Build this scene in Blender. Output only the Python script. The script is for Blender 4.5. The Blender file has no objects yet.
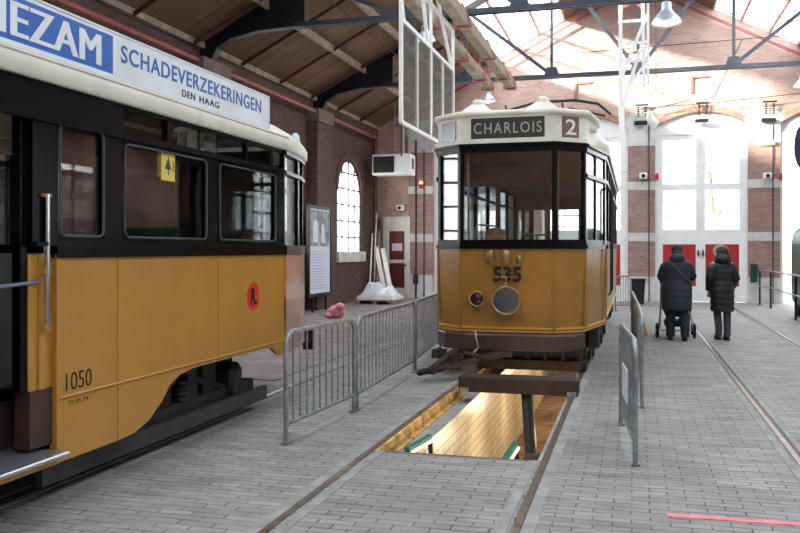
import bpy, bmesh, math, random
from mathutils import Vector, Matrix
random.seed(7)
PI = math.pi
sc = bpy.context.scene
COL = sc.collection

# ------------------------------------------------------------------ materials
def lin(c):
    return tuple(((v/255)/12.92 if v/255 <= .04045 else ((v/255+.055)/1.055)**2.4) for v in c) + (1,)

def base(name):
    m = bpy.data.materials.new(name); m.use_nodes = True
    nt = m.node_tree; b = nt.nodes['Principled BSDF']
    return m, nt, b

def mat(name, rgb, rough=.5, metal=0, var=0, vscale=3, bump=0, bscale=40, coat=0, spec=.5):
    m, nt, b = base(name)
    b.inputs['Base Color'].default_value = lin(rgb)
    b.inputs['Roughness'].default_value = rough
    b.inputs['Metallic'].default_value = metal
    b.inputs['Specular IOR Level'].default_value = spec
    if coat: b.inputs['Coat Weight'].default_value = coat; b.inputs['Coat Roughness'].default_value = .08
    tc = nt.nodes.new('ShaderNodeTexCoord')
    if var:
        n = nt.nodes.new('ShaderNodeTexNoise'); n.inputs['Scale'].default_value = vscale; n.inputs['Detail'].default_value = 6
        nt.links.new(tc.outputs['Object'], n.inputs['Vector'])
        r = nt.nodes.new('ShaderNodeValToRGB')
        r.color_ramp.elements[0].position = .3; r.color_ramp.elements[1].position = .7
        r.color_ramp.elements[0].color = lin([max(0, c*(1-var)) for c in rgb])
        r.color_ramp.elements[1].color = lin([min(255, c*(1+var)) for c in rgb])
        nt.links.new(n.outputs['Fac'], r.inputs['Fac']); nt.links.new(r.outputs['Color'], b.inputs['Base Color'])
    if bump:
        n = nt.nodes.new('ShaderNodeTexNoise'); n.inputs['Scale'].default_value = bscale
        nt.links.new(tc.outputs['Object'], n.inputs['Vector'])
        bp = nt.nodes.new('ShaderNodeBump'); bp.inputs['Strength'].default_value = bump
        nt.links.new(n.outputs['Fac'], bp.inputs['Height']); nt.links.new(bp.outputs['Normal'], b.inputs['Normal'])
    return m

def brick(name, axes, c1, c2, mortar, w, h, ms=.01, rough=.8, bump=.3, big=.12, bigscale=.6, offset=.5):
    m, nt, b = base(name)
    tc = nt.nodes.new('ShaderNodeTexCoord'); sp = nt.nodes.new('ShaderNodeSeparateXYZ'); cb = nt.nodes.new('ShaderNodeCombineXYZ')
    nt.links.new(tc.outputs['Object'], sp.inputs[0])
    if 'D' in axes:    # use x+y so that the pattern runs round corners
        ad = nt.nodes.new('ShaderNodeMath'); ad.operation = 'ADD'
        nt.links.new(sp.outputs[0], ad.inputs[0]); nt.links.new(sp.outputs[1], ad.inputs[1])
        nt.links.new(ad.outputs[0], cb.inputs[0]); nt.links.new(sp.outputs[2], cb.inputs[1])
    else:
        nt.links.new(sp.outputs['XYZ'.index(axes[0])], cb.inputs[0]); nt.links.new(sp.outputs['XYZ'.index(axes[1])], cb.inputs[1])
    bt = nt.nodes.new('ShaderNodeTexBrick')
    bt.inputs['Scale'].default_value = 1; bt.inputs['Brick Width'].default_value = w; bt.inputs['Row Height'].default_value = h
    bt.inputs['Mortar Size'].default_value = ms; bt.inputs['Mortar Smooth'].default_value = .3; bt.offset = offset
    bt.inputs['Color1'].default_value = lin(c1); bt.inputs['Color2'].default_value = lin(c2); bt.inputs['Mortar'].default_value = lin(mortar)
    nt.links.new(cb.outputs[0], bt.inputs['Vector'])
    n = nt.nodes.new('ShaderNodeTexNoise'); n.inputs['Scale'].default_value = bigscale; n.inputs['Detail'].default_value = 8; n.inputs['Roughness'].default_value = .65
    nt.links.new(tc.outputs['Object'], n.inputs['Vector'])
    mr = nt.nodes.new('ShaderNodeMapRange'); mr.inputs[1].default_value = .3; mr.inputs[2].default_value = .7
    mr.inputs[3].default_value = 1-big*2; mr.inputs[4].default_value = 1+big
    nt.links.new(n.outputs['Fac'], mr.inputs[0])
    mx = nt.nodes.new('ShaderNodeVectorMath'); mx.operation = 'SCALE'
    nt.links.new(bt.outputs['Color'], mx.inputs[0]); nt.links.new(mr.outputs[0], mx.inputs['Scale'])
    nt.links.new(mx.outputs[0], b.inputs['Base Color'])
    b.inputs['Roughness'].default_value = rough
    bp = nt.nodes.new('ShaderNodeBump'); bp.inputs['Strength'].default_value = bump; bp.inputs['Distance'].default_value = .01; bp.invert = True
    nt.links.new(bt.outputs['Fac'], bp.inputs['Height']); nt.links.new(bp.outputs['Normal'], b.inputs['Normal'])
    return m

def glassmat(name, tint=(1, 1, 1), refl=.09, rough=.02, fres=True):
    m = bpy.data.materials.new(name); m.use_nodes = True; nt = m.node_tree; nt.nodes.clear()
    o = nt.nodes.new('ShaderNodeOutputMaterial'); t = nt.nodes.new('ShaderNodeBsdfTransparent'); g = nt.nodes.new('ShaderNodeBsdfGlossy')
    t.inputs[0].default_value = tint + (1,); g.inputs['Roughness'].default_value = rough
    x = nt.nodes.new('ShaderNodeMixShader')
    if fres:
        l = nt.nodes.new('ShaderNodeFresnel'); l.inputs['IOR'].default_value = 1.45
        ad = nt.nodes.new('ShaderNodeMath'); ad.operation = 'MULTIPLY_ADD'; ad.inputs[1].default_value = .9; ad.inputs[2].default_value = refl
        nt.links.new(l.outputs[0], ad.inputs[0]); nt.links.new(ad.outputs[0], x.inputs[0])
    else: x.inputs[0].default_value = refl
    nt.links.new(t.outputs[0], x.inputs[1]); nt.links.new(g.outputs[0], x.inputs[2]); nt.links.new(x.outputs[0], o.inputs[0])
    return m

def frosted(name, col=(.95, .97, 1), tr=.45):
    m = bpy.data.materials.new(name); m.use_nodes = True; nt = m.node_tree; nt.nodes.clear()
    o = nt.nodes.new('ShaderNodeOutputMaterial'); t = nt.nodes.new('ShaderNodeBsdfTransparent'); g = nt.nodes.new('ShaderNodeBsdfTranslucent')
    g.inputs[0].default_value = col + (1,)
    x = nt.nodes.new('ShaderNodeMixShader'); x.inputs[0].default_value = 1-tr
    nt.links.new(t.outputs[0], x.inputs[1]); nt.links.new(g.outputs[0], x.inputs[2]); nt.links.new(x.outputs[0], o.inputs[0])
    return m

def emit(name, rgb, s):
    m, nt, b = base(name); b.inputs['Base Color'].default_value = lin(rgb)
    b.inputs['Emission Color'].default_value = lin(rgb); b.inputs['Emission Strength'].default_value = s
    return m

def paving(name):
    m, nt, b = base(name); N = nt.nodes.new; K = nt.links.new
    tc = N('ShaderNodeTexCoord')
    wob = N('ShaderNodeTexNoise'); wob.inputs['Scale'].default_value = 1.7; K(tc.outputs['Object'], wob.inputs['Vector'])
    sc_ = N('ShaderNodeVectorMath'); sc_.operation = 'SCALE'; sc_.inputs['Scale'].default_value = .03; K(wob.outputs['Color'], sc_.inputs[0])
    ad = N('ShaderNodeVectorMath'); K(tc.outputs['Object'], ad.inputs[0]); K(sc_.outputs[0], ad.inputs[1])
    bt = N('ShaderNodeTexBrick'); K(ad.outputs[0], bt.inputs['Vector'])
    for k, v in (('Scale', 1), ('Brick Width', .23), ('Row Height', .082), ('Mortar Size', .0065), ('Mortar Smooth', .6), ('Bias', .2)): bt.inputs[k].default_value = v
    bt.inputs['Color1'].default_value = lin((164, 162, 161)); bt.inputs['Color2'].default_value = lin((146, 144, 143)); bt.inputs['Mortar'].default_value = lin((148, 146, 144))
    def noise(scale, lo, hi, a, c, stretch=None, detail=6):
        n = N('ShaderNodeTexNoise'); n.inputs['Scale'].default_value = scale; n.inputs['Detail'].default_value = detail; n.inputs['Roughness'].default_value = .65
        if stretch:
            mp = N('ShaderNodeMapping'); mp.inputs['Scale'].default_value = stretch; K(tc.outputs['Object'], mp.inputs['Vector']); K(mp.outputs[0], n.inputs['Vector'])
        else: K(tc.outputs['Object'], n.inputs['Vector'])
        r = N('ShaderNodeMapRange'); r.inputs[1].default_value = lo; r.inputs[2].default_value = hi; r.inputs[3].default_value = a; r.inputs[4].default_value = c
        K(n.outputs['Fac'], r.inputs[0]); return r.outputs[0]
    def mul(a, c):
        x = N('ShaderNodeMath'); x.operation = 'MULTIPLY'; K(a, x.inputs[0]); K(c, x.inputs[1]); return x.outputs[0]
    joint = mul(bt.outputs['Fac'], noise(5, .4, .58, .2, 1, (.5, 2.2, 1)))
    mx = N('ShaderNodeMix'); mx.data_type = 'RGBA'; K(joint, mx.inputs[0]); K(bt.outputs['Color'], mx.inputs[6]); mx.inputs[7].default_value = lin((48, 43, 41))
    tone = mul(noise(.8, .3, .7, .8, 1.1), noise(6, .38, .68, 1.08, .68, (.3, 1.1, 1)))
    sv = N('ShaderNodeVectorMath'); sv.operation = 'SCALE'; K(mx.outputs[2], sv.inputs[0]); K(tone, sv.inputs['Scale']); K(sv.outputs[0], b.inputs['Base Color'])
    b.inputs['Roughness'].default_value = .72
    bp = N('ShaderNodeBump'); bp.inputs['Strength'].default_value = .4; bp.inputs['Distance'].default_value = .008; bp.invert = True
    K(joint, bp.inputs['Height']); K(bp.outputs[0], b.inputs['Normal'])
    return m

M = dict(
    paving=paving('grey_paving'),
    concrete=mat('concrete', (132, 122, 124), .85, var=.14, vscale=2.2, bump=.15),
    kerb=mat('kerb_concrete', (146, 145, 144), .8, var=.12, vscale=5),
    rail=mat('rail_steel', (124, 110, 102), .38, .7, var=.25, vscale=8),
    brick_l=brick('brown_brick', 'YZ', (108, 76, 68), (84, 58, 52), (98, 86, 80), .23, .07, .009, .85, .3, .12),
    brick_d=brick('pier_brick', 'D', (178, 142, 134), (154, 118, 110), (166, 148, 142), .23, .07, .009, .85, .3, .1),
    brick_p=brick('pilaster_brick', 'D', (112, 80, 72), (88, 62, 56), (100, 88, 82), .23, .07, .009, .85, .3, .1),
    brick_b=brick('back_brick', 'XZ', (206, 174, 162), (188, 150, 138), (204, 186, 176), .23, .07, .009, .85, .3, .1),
    tile=brick('glazed_tile', 'YZ', (236, 228, 206), (226, 214, 186), (150, 136, 104), .22, .11, .006, .25, .2, .1, 2.0, 0.5),
    stone=mat('pale_stone', (210, 210, 208), .8, var=.08),
    stone_d=mat('dull_stone', (120, 108, 102), .85, var=.1),
    black_steel=mat('black_steel', (24, 24, 27), .45, .2, var=.2),
    grey_steel=mat('grey_blue_steel', (52, 58, 70), .5, .3, var=.15),
    red_pipe=mat('red_pipe', (158, 88, 84), .45, var=.12),
    red_rod=mat('dark_red_rod', (82, 42, 40), .6),
    timber=mat('pale_timber', (158, 142, 126), .75, var=.14, vscale=4),
    beam=mat('dark_timber', (46, 34, 28), .75, var=.4, vscale=5, bump=.3),
    white=mat('white_paint', (244, 245, 246), .5, var=.02),
    galv=mat('galvanised_steel', (142, 150, 154), .42, .65, var=.14, vscale=12),
    ochre=mat('ochre_paint', (178, 130, 56), .32, var=.03, coat=.2),
    ochre2=mat('deep_ochre_paint', (152, 109, 44), .3, var=.05, coat=.25),
    peel=mat('worn_orange_paint', (150, 98, 56), .2, var=.3, vscale=3, coat=.8),
    navy=mat('black_navy_paint', (9, 9, 13), .25, spec=.14),
    cream=mat('cream_paint', (222, 221, 208), .42, var=.05, vscale=4),
    maroon=mat('dark_maroon_paint', (64, 42, 40), .45, var=.15),
    bumper=mat('bumper_brown', (68, 50, 50), .4, var=.12),
    under=mat('undercarriage_black', (34, 32, 32), .6, .2, var=.3),
    truck=mat('truck_grey', (60, 60, 64), .6, .2, var=.2),
    rust=mat('rusted_iron', (54, 43, 37), .75, .3, var=.35, vscale=14, bump=.4),
    brass=mat('dull_brass', (150, 128, 90), .35, .7, var=.15),
    chrome=mat('bright_metal', (205, 208, 212), .18, 1),
    alu=mat('ribbed_aluminium', (176, 184, 196), .3, .8, var=.08),
    glass=glassmat('window_glass', (.92, .94, .94), .0),
    glass_r=glassmat('reflecting_window_glass', (.92, .95, .96), .07),
    skyglass=glassmat('skylight_glass', (.94, .96, .96), .03, fres=False),
    frost=frosted('obscured_glass', (.85, .87, .88), .15),
    sign_white=mat('sign_white', (226, 234, 240), .35, var=.03),
    sign_blue=mat('sign_blue', (28, 98, 190), .35),
    text_blue=mat('text_blue', (44, 98, 178), .4),
    ink=mat('black_ink', (14, 13, 14), .5),
    dest=mat('destination_blind', (48, 50, 50), .35),
    dest_text=mat('destination_lettering', (176, 176, 158), .5),
    red=mat('gate_red', (178, 40, 38), .45),
    red_b=mat('badge_red', (210, 40, 40), .4),
    darkred=mat('door_red', (98, 26, 34), .5),
    pink=mat('pink_paint_line', (226, 132, 142), .8, var=.12, vscale=9),
    pinkbag=mat('pink_plastic', (226, 140, 160), .5, var=.1),
    yellow=mat('yellow_paint', (220, 180, 40), .5),
    yellow_beam=mat('yellowed_steel', (196, 156, 92), .6, .1, var=.28, vscale=6),
    green=mat('lamp_green', (20, 110, 84), .4),
    green_dk=mat('vehicle_green', (14, 74, 60), .35, var=.1),
    purple=mat('dark_purple', (52, 46, 84), .4),
    plank=brick('roof_planks', 'XY', (126, 98, 72), (106, 81, 58), (58, 44, 34), 7.0, .16, .006, .8, .2, .14, .8),
    plastic=mat('white_plastic_wrap', (216, 222, 228), .25, var=.05, bump=.5, bscale=9),
    acwhite=mat('white_enamel', (220, 222, 224), .4),
    paper=mat('paper', (214, 222, 236), .6),
    photo_grey=mat('photo_grey', (120, 122, 128), .6, var=.6, vscale=3),
    pit_floor=mat('pit_floor', (128, 98, 76), .8, var=.25, vscale=5),
    inner=mat('interior_wood', (112, 78, 50), .5, var=.15),
    inner_grey=mat('interior_grey', (112, 118, 116), .5, var=.1),
    cream_in=mat('interior_cream', (186, 180, 156), .5),
    seat=mat('seat_leather', (66, 46, 34), .5),
    coat_navy=mat('navy_quilted_coat', (30, 38, 54), .6, var=.12, vscale=10),
    coat_black=mat('black_quilted_coat', (20, 21, 28), .5, var=.12, vscale=10),
    jeans=mat('dark_jeans', (32, 38, 54), .85, var=.15, vscale=20),
    trousers=mat('grey_trousers', (66, 66, 76), .85, var=.1),
    shoe=mat('black_shoe', (16, 16, 18), .5),
    skin=mat('skin', (204, 158, 134), .5),
    hair=mat('brown_hair', (84, 62, 46), .8),
    fur=mat('pale_fur_trim', (156, 138, 116), .95, var=.25, vscale=30, bump=.8),
    hat=mat('dark_cap', (42, 42, 48), .85),
    strap=mat('tan_strap', (84, 66, 52), .7),
    rubber=mat('rubber', (20, 20, 21), .75),
    fabric=mat('stroller_fabric', (34, 36, 44), .85),
    bark=mat('pale_bark', (150, 136, 118), .9, var=.2),
    yard=mat('yard_paving', (176, 170, 158), .9, var=.1, vscale=.5),
    tan=mat('tan_blind', (122, 94, 70), .6),
    bulb=emit('warm_lamp_glass', (255, 236, 190), 2.2),
    tube=emit('pit_lamp_tube', (255, 244, 224), 1.0),
    orange_l=emit('wall_lamp_glow', (255, 180, 110), 2.0),
    mesh=mat('panel_mesh', (104, 104, 102), .5, .4),
    sticker=mat('sticker_yellow', (222, 200, 90), .5),
)

# ------------------------------------------------------------------ mesh builder
class MB:
    def __init__(s): s.v = []; s.f = []; s.sm = []; s.k = 0
    def eps(s): s.k = (s.k+1) % 19; return s.k*.00018
    def add(s, vs, fs, smooth=False):
        o = len(s.v); s.v += [tuple(v) for v in vs]; s.f += [tuple(i+o for i in f) for f in fs]; s.sm += [smooth]*len(fs); return s
    def box(s, x0, x1, y0, y1, z0, z1):
        e = s.eps(); e = min(e, (x1-x0)*.1, (y1-y0)*.1, (z1-z0)*.1); x0 -= e; x1 += e; y0 -= e; y1 += e; z0 -= e; z1 += e
        return s.add([(x, y, z) for z in (z0, z1) for y in (y0, y1) for x in (x0, x1)],
                     [(0, 2, 3, 1), (4, 5, 7, 6), (0, 1, 5, 4), (2, 6, 7, 3), (0, 4, 6, 2), (1, 3, 7, 5)])
    def obox(s, c, size, R):
        e = s.eps(); c = Vector(c); vs = []; size = [q+2*min(e, q*.1) for q in size]
        for z in (-.5, .5):
            for y in (-.5, .5):
                for x in (-.5, .5): vs.append(c + R @ Vector((x*size[0], y*size[1], z*size[2])))
        return s.add(vs, [(0, 2, 3, 1), (4, 5, 7, 6), (0, 1, 5, 4), (2, 6, 7, 3), (0, 4, 6, 2), (1, 3, 7, 5)])
    def bar(s, p, q, w, h, up=(0, 0, 1)):
        p = Vector(p); q = Vector(q); d = (q-p); L = d.length; d = d.normalized(); u = Vector(up)
        if abs(d.dot(u)) > .98: u = Vector((0, 1, 0))
        x = d.cross(u).normalized(); u = x.cross(d)
        return s.obox((p+q)/2, (w, L, h), Matrix((x, d, u)).transposed())
    def tube(s, path, r, n=8, r2=None, closed=False):
        path = [Vector(p) for p in path]; k = len(path); rings = []
        prev = None
        for i, p in enumerate(path):
            if closed: t = path[(i+1) % k]-path[i-1]
            else: t = path[min(i+1, k-1)]-path[max(i-1, 0)]
            t = t.normalized()
            if prev is None:
                a = Vector((0, 0, 1)) if abs(t.z) < .9 else Vector((1, 0, 0)); x = t.cross(a).normalized()
            else:
                x = (prev - t*prev.dot(t)).normalized()
            prev = x; y = t.cross(x)
            rr = r if r2 is None else r+(r2-r)*i/(k-1)
            rings.append([p + x*math.cos(2*PI*j/n)*rr + y*math.sin(2*PI*j/n)*rr for j in range(n)])
        return s.loft(rings, cap=not closed, closed=closed)
    def loft(s, rings, cap=True, closed=False, smooth=True):
        n = len(rings[0]); vs = [v for r in rings for v in r]; fs = []
        K = len(rings)
        for i in range(K if closed else K-1):
            for j in range(n):
                a = i*n+j; b = i*n+(j+1) % n; c = ((i+1) % K)*n
                fs.append((a, b, c+(j+1) % n, c+j))
        s.add(vs, fs, smooth)
        if cap: s.add(rings[0], [tuple(reversed(range(n)))]); s.add(rings[-1], [tuple(range(n))])
        return s
    def lathe(s, prof, c=(0, 0, 0), axis='Z', n=20, cap=True):
        c = Vector(c); rings = []
        for r, h in prof:
            ring = []
            for j in range(n):
                a = 2*PI*j/n; u, v = r*math.cos(a), r*math.sin(a)
                p = {'Z': (u, v, h), 'Y': (u, h, v), 'X': (h, u, v)}[axis]; ring.append(c+Vector(p))
            rings.append(ring)
        return s.loft(rings, cap)
    def prism(s, poly, axis, a, b):
        def P(p, t): return {'X': (t, p[0], p[1]), 'Y': (p[0], t, p[1]), 'Z': (p[0], p[1], t)}[axis]
        n = len(poly)
        return s.add([P(p, a) for p in poly]+[P(p, b) for p in poly],
                     [tuple(reversed(range(n))), tuple(range(n, 2*n))]+[(i, (i+1) % n, n+(i+1) % n, n+i) for i in range(n)])
    def sphere(s, c, r, n=14, m=9, sc3=(1, 1, 1), R=None):
        rings = []
        for i in range(m+1):
            t = PI*(i+.001)/(m+.002); ring = []
            for j in range(n):
                a = 2*PI*j/n; v = Vector((math.sin(t)*math.cos(a)*r*sc3[0], math.sin(t)*math.sin(a)*r*sc3[1], -math.cos(t)*r*sc3[2]))
                if R: v = R @ v
                ring.append(Vector(c)+v)
            rings.append(ring)
        return s.loft(rings, True)
    def xf(s, M4): s.v = [tuple(M4 @ Vector(v)) for v in s.v]; return s

WL = {}
def prop(o, label=None, cat=None, group=None, kind=None):
    if label: o['label'] = label
    if cat: o['category'] = cat
    if group: o['group'] = group
    if kind: o['kind'] = kind
    return o

def build(name, mb, m, parent=None, world=True, bevel=0, loc=None):
    me = bpy.data.meshes.new(name)
    off = Vector((0, 0, 0))
    if world and parent is not None: off = WL.get(parent.name, Vector((0, 0, 0)))
    if loc is not None: off = Vector(loc)
    me.from_pydata([tuple(Vector(v)-off) for v in mb.v], [], mb.f)
    me.polygons.foreach_set('use_smooth', mb.sm)
    bm = bmesh.new(); bm.from_mesh(me); bmesh.ops.recalc_face_normals(bm, faces=bm.faces)
    bm.to_mesh(me); bm.free()
    me.materials.append(M[m] if isinstance(m, str) else m); me.update()
    o = bpy.data.objects.new(name, me); COL.objects.link(o)
    if parent is not None: o.parent = parent
    if loc is not None: o.location = loc
    if world and parent is not None: WL[o.name] = off
    elif loc is not None: WL[o.name] = off
    if bevel:
        b = o.modifiers.new('bevel', 'BEVEL'); b.width = bevel; b.segments = 2; b.limit_method = 'ANGLE'
    return o

def empty(name, loc, label, cat, group=None, rz=0):
    o = bpy.data.objects.new(name, None); COL.objects.link(o); o.location = loc; o.rotation_euler = (0, 0, rz); o.empty_display_size = .2
    WL[o.name] = Vector(loc); return prop(o, label, cat, group)

def struct(name, mb, m, parent=None):
    o = build(name, mb, m, parent)
    if parent is None: o['kind'] = 'structure'
    return o

def solo(name, mb, m, label, cat, group=None, bevel=0):
    vs = [Vector(v) for v in mb.v]
    c = Vector((sum(v.x for v in vs)/len(vs), sum(v.y for v in vs)/len(vs), min(v.z for v in vs)))
    return prop(build(name, mb, m, loc=c, bevel=bevel), label, cat, group)

def copytree(o, parent=None):
    c = o.copy(); COL.objects.link(c)
    if parent is not None: c.parent = parent
    for ch in list(o.children): copytree(ch, c)
    return c

def text(s, right, up, origin, w, h, depth=.004, bold=0, space=1):
    """lettering mesh fitted into a w x h rectangle starting at origin (lower left)"""
    cu = bpy.data.curves.new('lettering', 'FONT'); cu.body = s; cu.size = 1; cu.offset = bold; cu.space_character = space
    cu.resolution_u = 4
    ob = bpy.data.objects.new('lettering', cu); COL.objects.link(ob)
    me = bpy.data.meshes.new_from_object(ob)
    vs = [Vector(v.co) for v in me.vertices]; fs = [tuple(p.vertices) for p in me.polygons]
    bpy.data.objects.remove(ob); bpy.data.curves.remove(cu); bpy.data.meshes.remove(me)
    x0 = min(v.x for v in vs); x1 = max(v.x for v in vs); y0 = min(v.y for v in vs); y1 = max(v.y for v in vs)
    right = Vector(right).normalized(); up = Vector(up).normalized(); nrm = right.cross(up); O = Vector(origin)
    def P(v, d): return O + right*((v.x-x0)/(x1-x0)*w) + up*((v.y-y0)/(y1-y0)*h) + nrm*d
    mb = MB(); n = len(vs)
    edges = {}
    for f in fs:
        for i in range(len(f)):
            e = (f[i], f[(i+1) % len(f)]); edges[e] = edges.get(e, 0)+1
    side = [(a, b, b+n, a+n) for (a, b) in edges if (b, a) not in edges]
    mb.add([P(v, depth) for v in vs]+[P(v, 0) for v in vs], fs+[tuple(i+n for i in reversed(f)) for f in fs]+side)
    return mb

def arc(cx, cz, r, a0, a1, n): return [(cx+r*math.cos(math.radians(a0+(a1-a0)*i/n)), cz+r*math.sin(math.radians(a0+(a1-a0)*i/n))) for i in range(n+1)]

# ------------------------------------------------------------------ camera: 34 degrees left... level lens with a small vertical shift
TH = math.atan(234/850)
cam = bpy.data.cameras.new('camera'); cam.sensor_width = 36; cam.lens = 850/800*36; cam.shift_y = -16.5/800; cam.clip_end = 400
co = bpy.data.objects.new('camera', cam); COL.objects.link(co); co.location = (0, 0, 1.65); co.rotation_euler = (PI/2, 0, TH); sc.camera = co

# ------------------------------------------------------------------ the hall
CX = .1
def zr(x): return 10.4-.52*abs(x-CX)
XL, XR, Y0, YB = -8.6, 8.8, -7.0, 28.3
PX0, PX1, PY0, PY1 = -2.03, -.73, 6.68, 23.0
f = MB()
f.box(XL-.4, PX0-.06, Y0, YB+.5, -.3, 0); f.box(PX1+.06, XR+.4, Y0, YB+.5, -.3, 0)
f.box(PX0-.06, PX1+.06, Y0, PY0, -.3, 0); f.box(PX0-.06, PX1+.06, PY1, YB+.5, -.3, 0)
struct('floor', f, 'paving')
struct('floor', MB().box(XL, -4.35, 9.9, YB, 0, .012).box(-4.35, -3.2, 19, YB, 0, .012), 'concrete')
# inspection pit
p = MB().box(-2.25, -1.87, PY0-.02, PY1, -1.55, -.125)
struct('wall_pit_left', p, 'tile')
struct('wall_pit_right', MB().box(-.66, -.4, PY0-.02, PY1, -1.55, -.3), 'tile')
struct('wall_pit_end', MB().box(-2.25, -.4, PY0-.3, PY0-.01, -1.55, -.3).box(-2.25, -.4, PY1, PY1+.3, -1.55, -.3), 'tile')
struct('floor_pit', MB().box(-2.25, -.4, PY0-.3, PY1+.3, -1.65, -1.5), 'pit_floor')
t = MB().box(-2.09, -2.03, PY0, PY1, -.12, -.004)
for k in range(7):
    y = PY0+.15+k*1.1; t.box(-2.032, -2.02, y, y+.9, -.075, -.05)
t.box(-2.04, -1.99, PY0+.02, PY1, -.125, -.11)
struct('trim_1', t, 'yellow_beam')
struct('trim_2', MB().box(-.73, -.67, PY0, PY1, -.3, -.004).box(-2.035, -1.85, PY0, PY1, -.14, -.124), 'kerb')
struct('trim_3', MB().box(PX0, PX1, PY0-.02, PY0+.012, -.1, .004), mat('pit_edge_steel', (124, 92, 92), .6, .3, var=.2))

# left wall with arched windows
def arch_z(u, c, hw, spring, rise):
    R = (hw*hw+rise*rise)/(2*rise); d = u-c
    return spring+rise-R+math.sqrt(max(0, R*R-d*d))
def wall(mb, u0, u1, ops, top, plane, a, b, zbot=0):
    """ops: (centre, halfwidth, sill, spring, rise)"""
    cuts = {u0, u1}
    for c, hw, sill, spring, rise in ops:
        for i in range(17): cuts.add(round(c-hw+2*hw*i/16, 4))
    for i in range(1, 40): pass
    cuts |= {CX} if plane == 'Y' else set()
    cuts = sorted(x for x in cuts if u0 <= x <= u1)
    for ua, ub in zip(cuts, cuts[1:]):
        if ub-ua < 1e-4: continue
        um = (ua+ub)/2; op = None
        for o in ops:
            if o[0]-o[1] < um < o[0]+o[1]: op = o
        if op is None:
            mb.prism([(ua, zbot), (ub, zbot), (ub, top(ub)), (ua, top(ua))], plane, a, b)
        else:
            c, hw, sill, spring, rise = op
            if sill > 0: mb.prism([(ua, zbot), (ub, zbot), (ub, sill), (ua, sill)], plane, a, b)
            mb.prism([(ua, arch_z(ua, *op[:2], spring, rise)), (ub, arch_z(ub, *op[:2], spring, rise)), (ub, top(ub)), (ua, top(ua))], plane, a, b)
    return mb
WY = [-.2, 5.3, 11.15, 19.5, 25.32]
ops = [(y, 1.18, 1.6, 3.45, 1.02) for y in WY]
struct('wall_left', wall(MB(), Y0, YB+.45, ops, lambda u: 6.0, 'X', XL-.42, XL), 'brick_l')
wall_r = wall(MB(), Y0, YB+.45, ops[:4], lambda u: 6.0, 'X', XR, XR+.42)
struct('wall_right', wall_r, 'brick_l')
wn = [0]
def wname(): wn[0] += 1; return 'window_%d' % wn[0]
def arch_window(y, X, sgn):
    c, hw, sill, spring, rise = y, 1.18, 1.6, 3.45, 1.02
    fr = MB(); xx = X-sgn*.06
    def zt(u): return arch_z(u, c, hw, spring, rise)
    def B(ya, za, yb, zb, w=.045): fr.bar((xx, ya, za), (xx, yb, zb), w, w, (1, 0, 0))
    for k in range(1, 4):
        u = c-hw+2*hw*k/4; B(u, sill, u, zt(u))
    for z in (2.05, 2.55, 3.05, 3.55, 4.05):
        h = hw
        while h > 0 and zt(c+h) < z: h -= .02
        B(c-h, z, c+h, z)
    pts = [(xx, c-hw+2*hw*i/16, zt(c-hw+2*hw*i/16)-.03) for i in range(17)]
    pts = [(xx, c-hw+.02, sill)]+pts+[(xx, c+hw-.02, sill)]
    for a_, b_ in zip(pts, pts[1:]): fr.bar(a_, b_, .05, .06, (1, 0, 0))
    o = struct(wname(), fr, 'black_steel')
    poly = [(c-hw, sill)]+[(c-hw+2*hw*i/16, zt(c-hw+2*hw*i/16)) for i in range(17)]+[(c+hw, sill)]
    build('window_pane', MB().prism(poly, 'X', xx-.01-.02*sgn, xx-.02*sgn), 'frost', o)
    s_ = MB().box(min(X-sgn*.3, X+sgn*.1), max(X-sgn*.3, X+sgn*.1), c-hw-.14, c+hw+.14, sill-.32, sill)
    build('sill', s_, 'stone', o)
    # brick arch ring
    ring = MB()
    for i in range(16):
        ua, ub = c-hw+2*hw*i/16, c-hw+2*hw*(i+1)/16
        ring.prism([(ua, zt(ua)), (ub, zt(ub)), (c+(ub-c)*1.17, zt(ub)+.22), (c+(ua-c)*1.17, zt(ua)+.22)], 'X', X-.01 if sgn > 0 else X-.03, X+.03 if sgn > 0 else X+.01)
    build('arch_ring', ring, 'brick_p', o)
for y in WY: arch_window(y, XL, 1)
for y in WY[:4]: arch_window(y, XR, -1)
TRY = [3.0, 9.4, 15.8, 22.2]
tn = [3]
def tname(): tn[0] += 1; return 'trim_%d' % tn[0]
for y in TRY:
    for X, sg in ((XL, 1), (XR, -1)):
        a, b = sorted((X, X+sg*.32))
        o = struct(tname(), MB().box(a, b, y-.55, y+.55, 0, 5.15), 'brick_p')
        a, b = sorted((X, X+sg*.38)); build('capital', MB().box(a, b, y-.6, y+.6, 5.15, 5.5), 'stone_d', o)
# wall plate and timber purlins, dark red rafter rods
wp = MB().box(XL-.05, XL+.12, Y0, YB, 5.78, 5.9).box(XR-.12, XR+.05, Y0, YB, 5.68, 5.8)
for x in (-7.1, -5.9, 6.1, 7.3): wp.bar((x, Y0, zr(x)-.1), (x, YB, zr(x)-.1), .09, .16)
struct(tname(), wp, 'timber')
rr = MB()
y = -6.0
while y < 28:
    for sg in (-1, 1):
        xa = XL+.1 if sg < 0 else XR-.1; xb = CX+sg*4.9
        rr.bar((xa, y, zr(xa)-.14), (xb, y, zr(xb)-.14), .05, .07)
    y += 2.13
struct(tname(), rr, 'red_rod')

# back wall with arched gateways
GT = [(-8.2+2.98, 1.38), (-1.57, 1.38), (2.03, 1.38), (5.71, 1.38)]
GT = [(c, h) for c, h in GT]
gops = [(c, h, 0, 5.55, .45) for c, h in GT]
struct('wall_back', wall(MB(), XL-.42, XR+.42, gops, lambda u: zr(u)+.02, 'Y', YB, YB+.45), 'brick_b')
struct('wall_front', wall(MB(), XL-.42, XR+.42, [], lambda u: zr(u)+.02, 'Y', Y0-.45, Y0), 'brick_b')
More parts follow.
